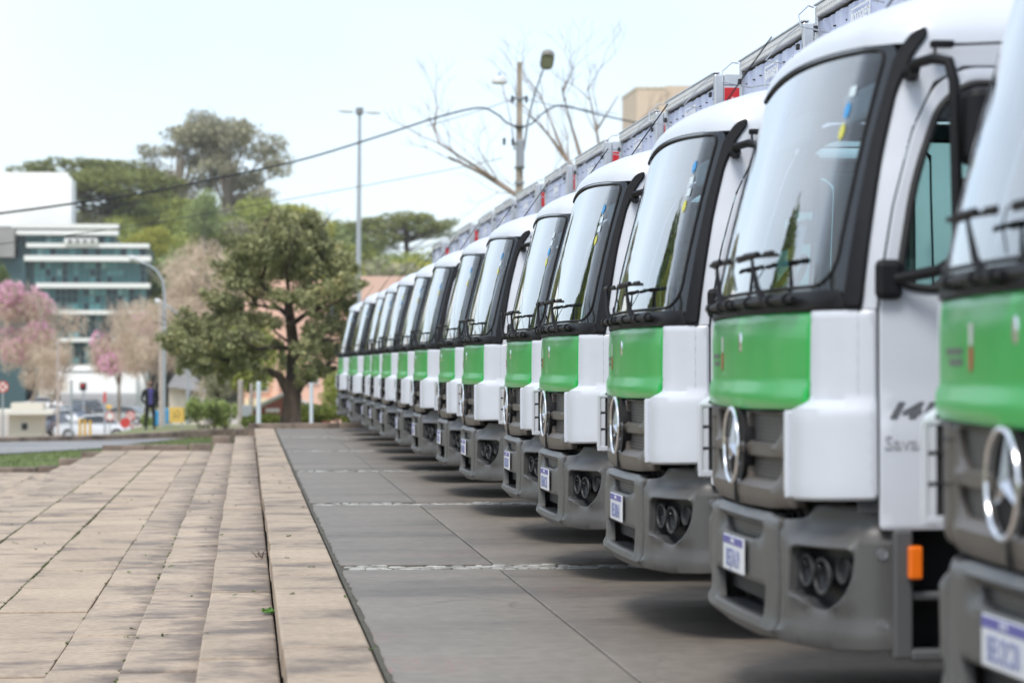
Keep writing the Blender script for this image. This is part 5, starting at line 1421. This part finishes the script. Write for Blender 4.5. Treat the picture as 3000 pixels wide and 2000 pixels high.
tb = simple_house('tower_block', 'tall beige apartment tower rising behind the truck bodies', 'building',
  [('wall',1463,1530,203,900,0,12,mat('beige_wall',(.62,.50,.38),.85,var=.05)),('wall',1530.4,1600,196,900,.4,12,MATS['beige_wall']),('roof_rim',1461,1530,199,203,-.1,12.4,M_cream)],
  [(1506+k*18,1512+k*18,248+j*60,262+j*60,-.08 if k < 1 else .3,M_dwin) for k in (0,1.9,3.2) for j in range(4)], 300)

# ------------------------------------------------------------ poles, lamps, cables
M_pole = mat('concrete_pole', (.36,.30,.24), .85, var=.25, vscale=3, bump=.3)
M_galv = mat('galvanised_pole', (.45,.47,.50), .5, metal=.5)
M_wire = mat('black_cable', (.015,.015,.017), .6)
def utility_pole():
    Y = 74; b = at(1193, 900, Y); b.z = float(gz(b.x,b.y)); T = empty('utility_pole', b)
    def q(px,py,dy=0): return at(px,py,Y+dy)-b
    t = q(1193,143); p = MB(); w0, w1 = .16, .065
    p.add([(-w0,-w0*.8,0),(w0,-w0*.8,0),(w0,w0*.8,0),(-w0,w0*.8,0),(t.x-w1,-w1,t.z),(t.x+w1,-w1,t.z),(t.x+w1,w1,t.z),(t.x-w1,w1,t.z)], [(0,3,2,1),(4,5,6,7),(0,1,5,4),(1,2,6,5),(2,3,7,6),(3,0,4,7)]); p.build('pole', M_pole, T)
    for k, (z, s) in enumerate(((226,8),(292,9),(330,10),(385,10),(420,9))):
        c = MB(); a = q(1193,z); c.box(a.x-.14,a.x+.14,-.14,.14,a.z-.03,a.z+.03); c.build('bracket', M_steel, T)
    for (px,py) in ((1177,228),(1209,228),(1158,325),(1178,326)):
        i = MB(); a = q(px,py); i.tube([a-Vector((0,0,.10)),a-Vector((0,0,.04)),a+Vector((0,0,.02)),a+Vector((0,0,.10))], [.05,.03,.05,.03], 8); i.build('insulator', M_black, T)
    w = MB(); w.box(-.22,.22,-.02,.02,q(1193,228).z-.015,q(1193,228).z+.015); w.build('crossarm', M_steel, T)
    bx = MB(); a = q(1194,350); bx.cbox(a.x-.10,a.x+.10,-.28,-.14,a.z-.45,a.z+.35,.03); bx.build('junction_box', M_steel, T)
    # right lamp
    ar = MB(); ar.tube([q(1203,345,-.2),q(1212,280,-.3),q(1228,215,-.5),q(1248,160,-.8)], [.035,.03,.028,.026], 8); A = ar.build('lamp_arm', M_steel, T)
    h = MB(); c = q(1257,138,-.9); bm = bmesh.new(); bmesh.ops.create_uvsphere(bm, u_segments=16, v_segments=10, radius=1)
    R = Matrix.Rotation(math.radians(-28), 3, 'X') @ Matrix.Rotation(math.radians(8), 3, 'Y')
    for v in bm.verts:
        s = v.co.copy(); s = Vector((max(-.75,min(.75,s.x))*.25, s.y*.42, max(-.35,s.z)*.22)); v.co = R @ s + c
    h.bm(bm, True); h.build('lamp_head', mat('lamp_housing', (.22,.21,.19), .5), A)
    g = MB(); g.add([tuple(R @ Vector((x*.15,y*.25,-.085))+c) for x,y in ((-1,-1),(1,-1),(1,1),(-1,1))], [(0,1,2,3)]); g.build('lamp_lens', mat('lens_grey', (.42,.43,.38), .3), A)
    # left lamp
    ar = MB(); ar.tube([q(1182,345,.2),q(1174,280,.3),q(1162,225,.6),q(1154,195,.9)], [.03,.024,.022,.02], 8); A = ar.build('lamp_arm', M_galv, T)
    h = MB(); c = q(1147,184,1.1); h.lathe([(0,.13),(.12,.12),(.20,.06),(.235,-.03),(.24,-.09),(.18,-.11),(0,-.11)], 20, 'z', tuple(c)); h.build('lamp_head', mat('lamp_white', (.62,.62,.62), .5), A)
    k = MB(); k.lathe([(0,.19),(.04,.18),(.045,.13)], 10, 'z', tuple(c)); k.build('light_sensor', mat('sensor_blue', (.04,.16,.36), .4), A)
    return tag(T, 'square concrete utility pole carrying two street lamps on opposite arms', 'utility pole')
utility_pole()
def cable(label, pts, r, m=M_wire, name='cable'):
    c = MB(); P = [at(*p) for p in pts]; c.tube(spline(P, 6), r, 5); return tag(c.build(name, m), label, 'cable')
cable('thick black bundled cable crossing the whole sky from the left edge to the utility pole', [(-900,560,52),(-400,530,58),(-60,497,62),(150,470,64),(350,440,66),(520,405,68),(700,365,70),(880,310,72),(1010,268,73),(1100,248,73.6),(1140,262,73.8),(1165,283,74),(1190,291,73.8)], .027)
cable('black bundled cable leaving the utility pole to the right', [(1190,292,73.8),(1220,285,74),(1250,258,74.3),(1290,243,75),(1370,262,77),(1460,282,80),(1600,310,85)], .026)
cable('very thin upper wire running left from the top insulators', [(1177,228,74),(1100,255,74),(980,290,73)], .010)
cable('thin wire running right from the upper insulator', [(1209,228,74),(1290,245,76),(1420,262,80)], .010)
cable('faint thin wire low across the sky between mast and pole', [(1155,363,74),(1080,380,73),(900,415,70),(640,462,66),(300,520,60),(-300,600,52)], .009)
def mast():
    Y = 112; b = at(825, 1040, Y); b.z = float(gz(b.x,b.y)); T = empty('light_mast', b)
    def q(px,py,dy=0): return at(px,py,Y+dy)-b
    p = MB(); p.tube([(0,0,-.2),q(823,640),q(826,262)], [.15,.12,.07], 12); p.build('pole', M_galv, T)
    c = MB(); a = q(826,256); c.cbox(a.x-.16,a.x+.16,-.16,.16,a.z-.14,a.z+.16,.04); c.build('hub', mat('hub_grey', (.22,.22,.23), .6), T)
    for s in (-1, 1):
        h = MB(); x0 = q(826+s*12,258); x1 = q(826+s*50,253 if s < 0 else 262)
        h.tube([x0,x0.lerp(x1,.3),x0.lerp(x1,.7),x1], [.05,.10,.11,.05], 10); h.v = [(v[0],v[1],(v[2]-a.z)*.62+a.z+.03*0) for v in h.v]
        h.build('lamp_head', mat('lamp_white', (.62,.62,.62), .5), T)
    return tag(T, 'tall slender light mast with two opposed lamp heads rising behind the big tree', 'street lamp')
mast()
def curved_lamp():
    Y = 96; b = at(376, 990, Y); b.z = float(gz(b.x,b.y)); T = empty('street_lamp', b)
    def q(px,py,dy=0): return at(px,py,Y+dy)-b
    p = MB(); p.tube([(0,0,-.2),q(376,900),q(378,760),q(378,680),q(374,645),q(360,622),q(340,608),q(318,600)], [.075,.07,.06,.055,.05,.045,.042,.04], 10); p.build('pole', M_galv, T)
    h = MB(); h.tube([q(322,602),q(313,598),q(303,593),q(297,589)], [.05,.12,.13,.05], 10); h.build('lamp_head', mat('lamp_white', (.62,.62,.62), .5), T)
    return tag(T, 'grey street lamp with a long curved arm bending left above the standing person', 'street lamp')
curved_lamp()
def lamp2():
    Y = 130; b = at(432, 980, Y); b.z = float(gz(b.x,b.y)); T = empty('street_lamp', b)
    def q(px,py,dy=0): return at(px,py,Y+dy)-b
    p = MB(); p.tube([(0,0,-.2),q(432,800),q(425,750),q(410,722),q(390,706),(q(376,700))], [.09,.07,.06,.055,.05,.05], 8); p.build('pole', M_galv, T)
    h = MB(); h.tube([q(378,701),q(370,697),q(362,692),q(355,688)], [.06,.14,.15,.06], 10); h.build('lamp_head', mat('lamp_white', (.62,.62,.62), .5), T)
    return tag(T, 'lower street lamp whose white head shows just left of the curved lamp pole', 'street lamp')
lamp2()
def post(name, label, cat, px, y0, y1, Y, r, m, n=8):
    p = MB(); a = at(px, y1, Y); b = at(px, y0, Y); p.tube([a-Vector((0,0,.25)), a.lerp(b,.5), b-Vector((0,0,r*.5)), b], [r,r,r,r*.6], n); return tag(p.build(name, m), label, cat)
post('concrete_post', 'pinkish concrete post directly beside the standing person', 'post', 369, 690, 990, 95, .065, mat('pink_concrete', (.50,.42,.38), .85, var=.15))
post('white_post', 'white metal post behind the kerb, left of the big tree trunk', 'post', 594, 876, 974, 62, .055, mat('post_white', (.60,.64,.70), .5))
post('white_post', 'white metal post behind the kerb, right of the big tree trunk', 'post', 715, 880, 974, 63, .045, MATS['post_white'])
post('concrete_post', 'plain concrete post left of the grey cabinet', 'post', 552, 872, 968, 85, .085, mat('post_grey', (.42,.37,.33), .85, var=.15))
post('concrete_post', 'thin concrete post right of the grey cabinet', 'post', 577, 880, 968, 85, .05, MATS['post_grey'])
post('sign_pole', 'thin grey pole standing behind the white sedan, near the dark car', 'pole', 164, 872, 1000, 110, .05, M_galv)
post('lamp_post', 'pale concrete lamp post near the left edge with a small white lamp', 'street lamp', 133, 780, 990, 150, .07, MATS['pink_concrete'])
cab = MB(); a = at(556,961,84); b = at(576,930,84); cab.cbox(a.x,b.x,84,84.4,a.z-.2,b.z,.02); tag(cab.build('electric_cabinet', mat('cabinet_grey', (.33,.36,.38), .5)), 'grey metal cabinet on a post between two concrete posts', 'cabinet')
# yellow board
yb = empty('yellow_board', at(405,975,92))
o = yb.location.copy()
b = MB(); a0 = at(388,970,92)-o; b0 = at(423,935,92)-o; b.cbox(a0.x,b0.x,-.02,.02,a0.z,b0.z,.008); bo = b.build('board', mat('board_yellow', (.74,.50,.12), .6), yb)
for px in (393,418):
    p = MB(); p.tube([at(px,990,92.05)-o, at(px,940,92.05)-o], .025, 8); p.build('leg', M_galv, yb)
for (px,py) in ((400,948),(408,944),(404,954),(412,951),(409,958),(400,957)):
    p = MB(); c = at(px,py,91.97)-o; p.box(c.x-.02,c.x+.02,c.y-.003,c.y+.003,c.z-.025,c.z+.025); p.build('board_mark', M_chassis, bo)
tag(yb, 'square yellow board on two short legs behind the kerb, right of the poles', 'sign board')
def bag(name, label, px, py, Y, col):
    m = MB(); c = at(px,py,Y); m.cbox(c.x-.12,c.x+.12,c.y-.1,c.y+.1,c.z-.28,c.z+.28,.05); tag(m.build(name, mat('blue_bin', (.03,.28,.55), .5)), label, 'bin')
bag('litter_bin', 'blue litter bin half hidden left of the concrete post', 358, 960, 96, None)
bag('litter_bin', 'blue litter bin just right of the grey lamp pole', 384, 955, 97, None)
# road signs
def round_sign(label, px, py, Y, r, yb, cols, kind='no'):
    c = at(px, py, Y); T = empty('road_sign', at(px, yb, Y)); q = c-T.location
    p = MB(); p.tube([(0,.05,-.3),(q.x,.05,q.z-r*.2)], .035, 8); p.build('pole', M_galv, T)
    d = MB(); d.lathe([(0,-.01),(r,-.01),(r,.01),(0,.01)], 28, 'y', tuple(q)); D = d.build('sign_face', mat('sign_white', (.75,.74,.72), .5), T)
    rg = MB(); rg.lathe([(r*.78,-.016),(r,-.016),(r,-.0102),(r*.78,-.0102)], 28, 'y', tuple(q)); rg.build('sign_ring', mat('sign_red', (.60,.06,.05), .5), D)
    if kind == 'no':
        for s in (-1, 1):
            x = MB(); R = Matrix.Rotation(s*PI/4, 3, 'Y'); x.box(-r*.8,r*.8,-.0185 if s > 0 else -.0172,-.0163,-r*.11,r*.11,R,(0,0,0)); x.v = [(v[0]+q.x,v[1]+q.y,v[2]+q.z) for v in x.v]; x.build('sign_bar', MATS['sign_red'], D)
    elif kind == 'stop':
        x = MB(); x.lathe([(0,-.017),(r*.9,-.017)], 28, 'y', tuple(q)); x.build('sign_field', MATS['sign_red'], D)
    return tag(T, label, 'road sign')
round_sign('round no-stopping sign with a red ring and cross at the left edge', 6, 888, 100, .22, 1000, None)
round_sign('round white and red sign on a pole between the dark car and the person', 319, 991, 140, .2, 1000, None, 'ring') if False else None
round_sign('round white sign with a pink ring to the right of the dark car', 320*0+ 319*0 + 323*0 + 322*0 + 321*0 + 320, 990, 140, .2, 1000, None) if False else None
round_sign('small round red-ringed white sign between the parked cars', 322*0+ (1262/3.92/1.2755), 823.3+660/3.92/1.2755, 135, .24, 1000, None, 'ring')
round_sign('round red-ringed sign above the red stop sign beside the person', 1500/3.92/1.2755, 823.3+655/3.92/1.2755, 135, .24, 1000, None, 'no')
round_sign('solid red stop-like sign left of the person, low among the cars', 1437/3.92/1.2755, 823.3+738/3.92/1.2755, 130, .25, 1000, None, 'stop')
post('red_topped_pole', 'thin pole with a red top in front of the ribbed gate', 'pole', 241, 905, 1000, 140, .06, M_galv)
m = MB(); c = at(241,912,140); m.lathe([(0,.30),(.07,.26),(.08,-.26),(0,-.30)], 12, 'z', tuple(c+Vector((0,-.07,0)))); tag(m.build('red_marker', MATS['sign_red']), 'red marker on the thin pole before the ribbed gate', 'marker')
tl = empty('traffic_light', at(192,965,220)); o = tl.location.copy()
p = MB(); p.tube([(0,0,-.5), at(192,893,220)-o], .08, 8); p.build('pole', M_galv, tl)
p = MB(); c = at(191,888,220)-o; p.cbox(c.x-.28,c.x+.28,-.3,-.1,c.z-.30,c.z+.35,.05); hd = p.build('signal_head', M_black, tl)
p = MB(); p.lathe([(0,-.04),(.13,-.03),(.14,0)], 14, 'y', (c.x-.05,-.31,c.z+.12)); p.build('signal_lens', MATS['sign_red'], hd)
tag(tl, 'small traffic light with a red lens against the white awning', 'traffic light')
for k, (px, lab) in enumerate(((184,'left'),(195,'middle'),(207,'right'))):
    T = post('yellow_bollard', '%s one of three slim yellow bollards in front of the white sedan' % ({'left':'leftmost','middle':'middle','right':'rightmost'}[lab]), 'bollard', px, 961+k*2, 1004, 118, .06, mat('bollard_yellow', (.72,.42,.03), .5)); T['group'] = 'yellow bollards'
post('yellow_post', 'yellow post box shape beside the ribbed gate, above the dark car', 'post', 249, 930, 946, 240, .35, mat('bollard_yellow', (.72,.42,.03), .5))

# ------------------------------------------------------------ parked cars (shaped shell, windows, wheels, lamps)
def car(label, px, yb, Y, heading, col, kind='sedan', scale=1.0):
    b = at(px, yb, Y); T = empty('parked_car', b, heading); T.scale = (scale,)*3
    if kind == 'sedan': prof = [(-2.2,.35),(-2.25,.62),(-2.15,.88),(-1.55,.98),(-.95,1.38),(-.3,1.45),(.45,1.40),(1.15,1.00),(1.95,.86),(2.2,.66),(2.22,.35)]; gl = [(-1.42,1.0),(-.90,1.33),(-.3,1.40),(.42,1.35),(1.02,1.0)]
    else: prof = [(-2.15,.4),(-2.2,.8),(-2.1,1.1),(-1.95,1.60),(-1.2,1.70),(-.2,1.72),(.45,1.66),(1.15,1.15),(1.95,1.02),(2.15,.8),(2.18,.4)]; gl = [(-1.9,1.15),(-1.8,1.55),(-.2,1.65),(.42,1.60),(1.0,1.15)]
    cols = mat('car_paint_%d_%d_%d' % tuple(int(c*100) for c in col), col, .3, coat=.8)
    bd = MB(); n = len(prof)
    secs = []
    for y, k in ((-.86,.0),(-.80,.04),(.80,.04),(.86,.0)):
        secs.append([(x*(1-.015*abs(y)), y if z < 1.0 else y*(1-.22*(z-1.0)/.5), z) for x, z in prof])
    vs = [p for s in secs for p in s]; fs = [(i*n+j,(i+1)*n+j,(i+1)*n+j+1,i*n+j+1) for i in range(3) for j in range(n-1)]+[tuple(range(n)), tuple(3*n+j for j in range(n-1,-1,-1))]+[(0,n,2*n,3*n)[::1] and (0,3*n,3*n+n-1,n-1)]
    bd.add(vs, fs, False); BO = bd.build('body', cols, T)
    for s in (-1, 1):
        g = MB(); 
        q = [(x, s*(.872*(1-.22*max(0,(z-1.0))/.5)), z) for x, z in gl]; g.add(q, [tuple(range(len(q))) if s < 0 else tuple(range(len(q)-1,-1,-1))]); g.build('side_window', M_dwin, BO)
    i0 = 6; a, c = prof[6], prof[7]
    for (a, c, nm) in ((prof[6],prof[7],'windscreen'),(prof[4],prof[3],'rear_window')):
        d = Vector((c[0]-a[0],0,c[1]-a[1])); nr = Vector((-d.z,0,d.x)); nr = nr if nr.z > 0 else -nr; nr = nr.normalized()*.012
        P = []
        for t, w in ((.08,.66),(.92,.76)):
            for s in (-1,1): P.append(Vector((a[0]+d.x*t, s*w, a[1]+d.z*t))+nr)
        g = MB(); g.add([P[0],P[1],P[3],P[2]], [(0,1,2,3)]); g.build(nm, M_dwin, BO)
    for x in (-1.35,1.38):
        for s in (-1,1):
            w = MB(); w.lathe([(.2,-.1),(.31,-.1),(.33,-.07),(.33,.07),(.31,.1),(.2,.1)], 20, 'y', (x,s*.80,.33)); W_ = w.build('wheel', M_tyre, T)
            r = MB(); r.lathe([(.21,s*.09),(.12,s*.06),(0,s*.08)], 14, 'y', (x,s*.80,.33)); r.build('rim', M_rim, W_)
    for s in (-1,1):
        h = MB(); h.cbox(2.12,2.20,min(s*.5,s*.78),max(s*.5,s*.78),.62,.74,.02); h.build('headlight', mat('car_headlight', (.75,.78,.80), .1, metal=.4), T)
        h = MB(); h.cbox(-2.27,-2.18,min(s*.52,s*.80),max(s*.52,s*.80),.70,.84,.02); h.build('tail_light', mat('car_taillight', (.6,.03,.03), .2), T)
        mr = MB(); mr.cbox(.75,.88,min(s*.90,s*1.05),max(s*.90,s*1.05),.98,1.10,.03); mr.build('mirror', cols, T)
    return tag(T, label, 'car')
car('white sedan in side view low behind the kerb wall, left of the person', 213, 1009, 152, PI+.06, (.72,.74,.78))
car('dark off-road car facing the camera at an angle in front of the ribbed gate', 204, 962, 232, -PI/2+.5, (.03,.03,.033), 'suv')
car('white car parked right of the guard booth, front turned to the camera', 135, 985, 190, -PI/2+.4, (.72,.74,.76))
car('dark blue car wedged between the guard booth and the white car', 109, 1000, 170, -PI/2-.3, (.04,.06,.11))
car('grey-blue car behind the small white car, near the thin pole', 150, 973, 215, -PI/2-.4, (.18,.22,.30))
car('silver-green car behind the road signs near the person', 283, 975, 200, PI-.3, (.36,.40,.40))
car('white car whose roof shows above the guard booth', 91, 944, 262, PI+.1, (.80,.80,.80))
car('red car tail half hidden by the road signs beside the person', 300, 972, 225, PI/2-.2, (.45,.04,.04))
road = MB(); road.add([(-60,136,-3.96),(60,136,-3.96),(60,292,-3.96),(-60,292,-3.96)], [(0,1,2,3)]); tag(road.build('road', world_noise_mat('street_surface', [(.42,.36,.30),(.38,.33,.28),(.30,.27,.24)], (.2, 3), .85, .2, 0)), kind='structure')

# ------------------------------------------------------------ standing person
def person():
    Y = 91; b = at(345, 989, Y); H = at(345, 872, Y).z-b.z; k = H/1.76
    P = empty('person', b); P.scale = (k,k,k); P.rotation_euler = (0,0,math.radians(8))
    J = {'pelvis':(0,0,.95,.145,.11),'waist':(0,0,1.08,.135,.10),'chest':(0,.01,1.28,.165,.115),'neckb':(0,.01,1.44,.10,.08),'neck':(0,-.005,1.52,.052,.052),'head0':(0,-.02,1.59,.068,.078),'head1':(0,-.02,1.68,.074,.088),'head2':(0,-.015,1.74,.045,.055)}
    names = list(J); V = [J[n][:3] for n in names]; R = [J[n][3:] for n in names]; E = [(i,i+1) for i in range(len(names)-1)]
    def chain(root, pts):
        p = root
        for (x,y,z,r) in pts: V.append((x,y,z)); R.append((r,r)); E.append((p,len(V)-1)); p = len(V)-1
        return p
    for s in (-1, 1):
        chain(0, [(s*.095,0,.88,.098),(s*.115,0,.68,.082),(s*.125,-.005,.50,.062),(s*.135,.01,.30,.056),(s*.145,.02,.11,.042),(s*.148,.01,.055,.042),(s*.16,-.12,.035,.036)])
        e = chain(2, [(s*.165,.01,1.41,.07),(s*.215,.02,1.36,.066),(s*.262,.07,1.20,.052),(s*.285,.10,1.08,.046),(s*.20,.13,.98,.040),(s*.10,.15,.93,.034),(s*.06,.155,.92,.030)])
        for f, (dx, dz, L) in enumerate(((-.02,.022,.07),(-.028,.008,.08),(-.028,-.008,.075),(-.024,-.022,.06))):
            chain(e, [(s*(.03),.165,.92+dz,.0105),(s*(.03)+s*dx*1.4,.168,.915+dz*1.2,.009)])
        chain(e, [(s*.06,.16,.955,.012),(s*.045,.16,.975,.010)])
    me = bpy.data.meshes.new('body'); me.from_pydata(V, E, [])
    o = bpy.data.objects.new('body', me); C.objects.link(o)
    sk = o.modifiers.new('skin', 'SKIN'); sk.use_smooth_shade = True
    for i, sv in enumerate(me.skin_vertices[0].data): sv.radius = R[i]; sv.use_root = (i == 0)
    sb = o.modifiers.new('sub', 'SUBSURF'); sb.levels = 2; sb.render_levels = 2
    bake(o); o.parent = P
    skin = mat('skin', (.42,.25,.18), .55); blk = mat('dark_cloth', (.012,.012,.015), .85); shirt = mat('blue_purple_shirt', (.055,.05,.20), .8); shoe = mat('black_shoes', (.015,.015,.018), .4)
    m = o.data; m.materials.clear()
    for q in (blk, skin, shirt): m.materials.append(q)
    for p in m.polygons:
        c = p.center
        p.material_index = 1 if (c.z > 1.475 and abs(c.x) < .12) or (c.y > .135 and .86 < c.z < 1.0 and abs(c.x) < .11) else 0
    def ell(name, c, r, mt, cut=None, par=P):
        bm = bmesh.new(); bmesh.ops.create_uvsphere(bm, u_segments=20, v_segments=14, radius=1)
        for v in bm.verts: v.co = Vector((c[0]+v.co.x*r[0], c[1]+v.co.y*r[1], c[2]+v.co.z*r[2]))
        if cut: bmesh.ops.delete(bm, geom=[v for v in bm.verts if cut(v.co)], context='VERTS')
        x = MB(); x.bm(bm, True); return x.build(name, mt, par)
    ell('hair', (0,-.008,1.685), (.086,.098,.092), mat('dark_hair', (.03,.02,.015), .8), lambda v: v.z < 1.66 or (v.y < -.065 and v.z < 1.715))
    ell('face_mask', (0,-.075,1.595), (.060,.042,.048), blk)
    ell('nose', (0,-.112,1.645), (.014,.018,.022), skin)
    for s in (-1,1):
        ell('ear', (s*.082,-.01,1.64), (.012,.022,.032), skin); ell('eye', (s*.030,-.098,1.668), (.012,.008,.007), mat('eye_dark', (.03,.02,.02), .3))
        ell('shoe', (s*.158,-.07,.035), (.050,.135,.048), shoe, lambda v: v.z < -.002)
    # open jacket over the shirt
    vs = []; fs = []; na = 22
    prof = [(.90,.190,.150),(1.0,.188,.145),(1.12,.185,.142),(1.28,.205,.150),(1.38,.205,.140),(1.45,.150,.110),(1.49,.085,.085)]
    for z, rx, ry in prof:
        for i in range(na+1):
            a = -PI/2+.36+(2*PI-.72)*i/na*1.0; vs.append((rx*math.cos(a), ry*math.sin(a)+.01, z))
    for j in range(len(prof)-1):
        for i in range(na): a = j*(na+1)+i; fs.append((a,a+1,a+na+2,a+na+1))
    jk = MB(); jk.add(vs, fs, True); jk.build('jacket', blk, P, 80)
    vs = []; fs = []
    for z, rx, ry in prof[:-1]:
        for i in range(9): a = -PI/2-.48+.96*i/8; vs.append((rx*.97*math.cos(a), ry*.97*math.sin(a)+.01, z+.015))
    for j in range(5):
        for i in range(8): a = j*9+i; fs.append((a,a+1,a+10,a+9))
    st = MB(); st.add(vs, fs, True); st.build('shirt', shirt, P, 80)
    return tag(P, 'person in black jacket, blue-purple shirt and black mask, standing with hands behind the back', 'person')
person()

# ------------------------------------------------------------ the far side of the square, out of the picture on the left (it shows mirrored in the windscreens)
def hall(name, label, x0, x1, y0, y1, h, m, nw=6, nf=3):
    B = empty(name, ((x0+x1)/2, (y0+y1)/2, float(gz((x0+x1)/2, (y0+y1)/2)))); dx, dy = (x1-x0)/2, (y1-y0)/2
    b = MB(); b.box(-dx,dx,-dy,dy,-1.5,h); b.build('wall', m, B)
    b = MB(); b.box(-dx-.3,dx+.3,-dy-.3,dy+.3,h+.002,h+.5); b.build('roof', M_gwall, B)
    for i in range(nw):
        for j in range(nf):
            b = MB(); yy = -dy+(i+.5)*2*dy/nw; b.box(dx+.01,dx+.1,yy-.9,yy+.9,1.2+j*h/nf,1.2+j*h/nf+1.5); b.build('window', M_dwin, B)
    return tag(B, label, 'building')
hall('public_hall', 'long white public building beyond the left edge of the view', -75, -62, 40, 92, 11, M_wpaint, 14, 3)
hall('public_hall', 'cream office wing beyond the left edge of the view, nearer to the camera', -88, -74, -30, 20, 15, M_cream, 10, 4)
hall('public_hall', 'narrow cream tower far beyond the left edge of the view', -62, -52, 175, 190, 26, M_cream, 4, 7)
hall('public_hall', 'white tower further along beyond the left edge of the view', -42, -34, 205, 215, 17, M_wpaint, 3, 5)
hall('red_kiosk', 'red kiosk beyond the left edge of the view', -36, -32, 112, 118, 6, M_redw, 2, 1)
tr_ = random.Random(77)
for k, (x, y, h, w) in enumerate([(-26,150,8,1.2),(-34,165,9,1.2),(-44,150,8,1.3),(-16,62,8,.5),(-20,74,10,.45),(-24,88,13,.5),(-29,100,12,.6),(-30,60,9,.8),(-38,78,12,.7),(-45,60,12,.8),(-40,40,11,.8),(-48,26,12,.8),(-50,8,13,.7),(-46,-10,11,.9),(-34,130,14,.6),(-55,110,15,.7),(-26,118,9,.8)]):
    tree('round', L_dark if k % 3 else L_mid, M_bark, 'one of the dark trees lining the square beyond the left edge of the view', 'tree', Vector((x,y,float(gz(x,y)))), h*1.55, w*.75, tr_.uniform(0,6), 'trees beyond the left edge', 31+k % 3)

# ------------------------------------------------------------ thin haze over the whole place
hz = MB(); hz.box(-420, 420, -60, 1100, -9, 70)
hm = bpy.data.materials.new('haze_air'); hm.use_nodes = True
hm.node_tree.nodes.remove(hm.node_tree.nodes['Principled BSDF'])
pv = hm.node_tree.nodes.new('ShaderNodeVolumePrincipled'); pv.inputs['Color'].default_value = (.96,.98,1,1); pv.inputs['Density'].default_value = .00014
hm.node_tree.links.new(pv.outputs[0], hm.node_tree.nodes['Material Output'].inputs['Volume'])
tag(hz.build('haze', hm), kind='stuff')
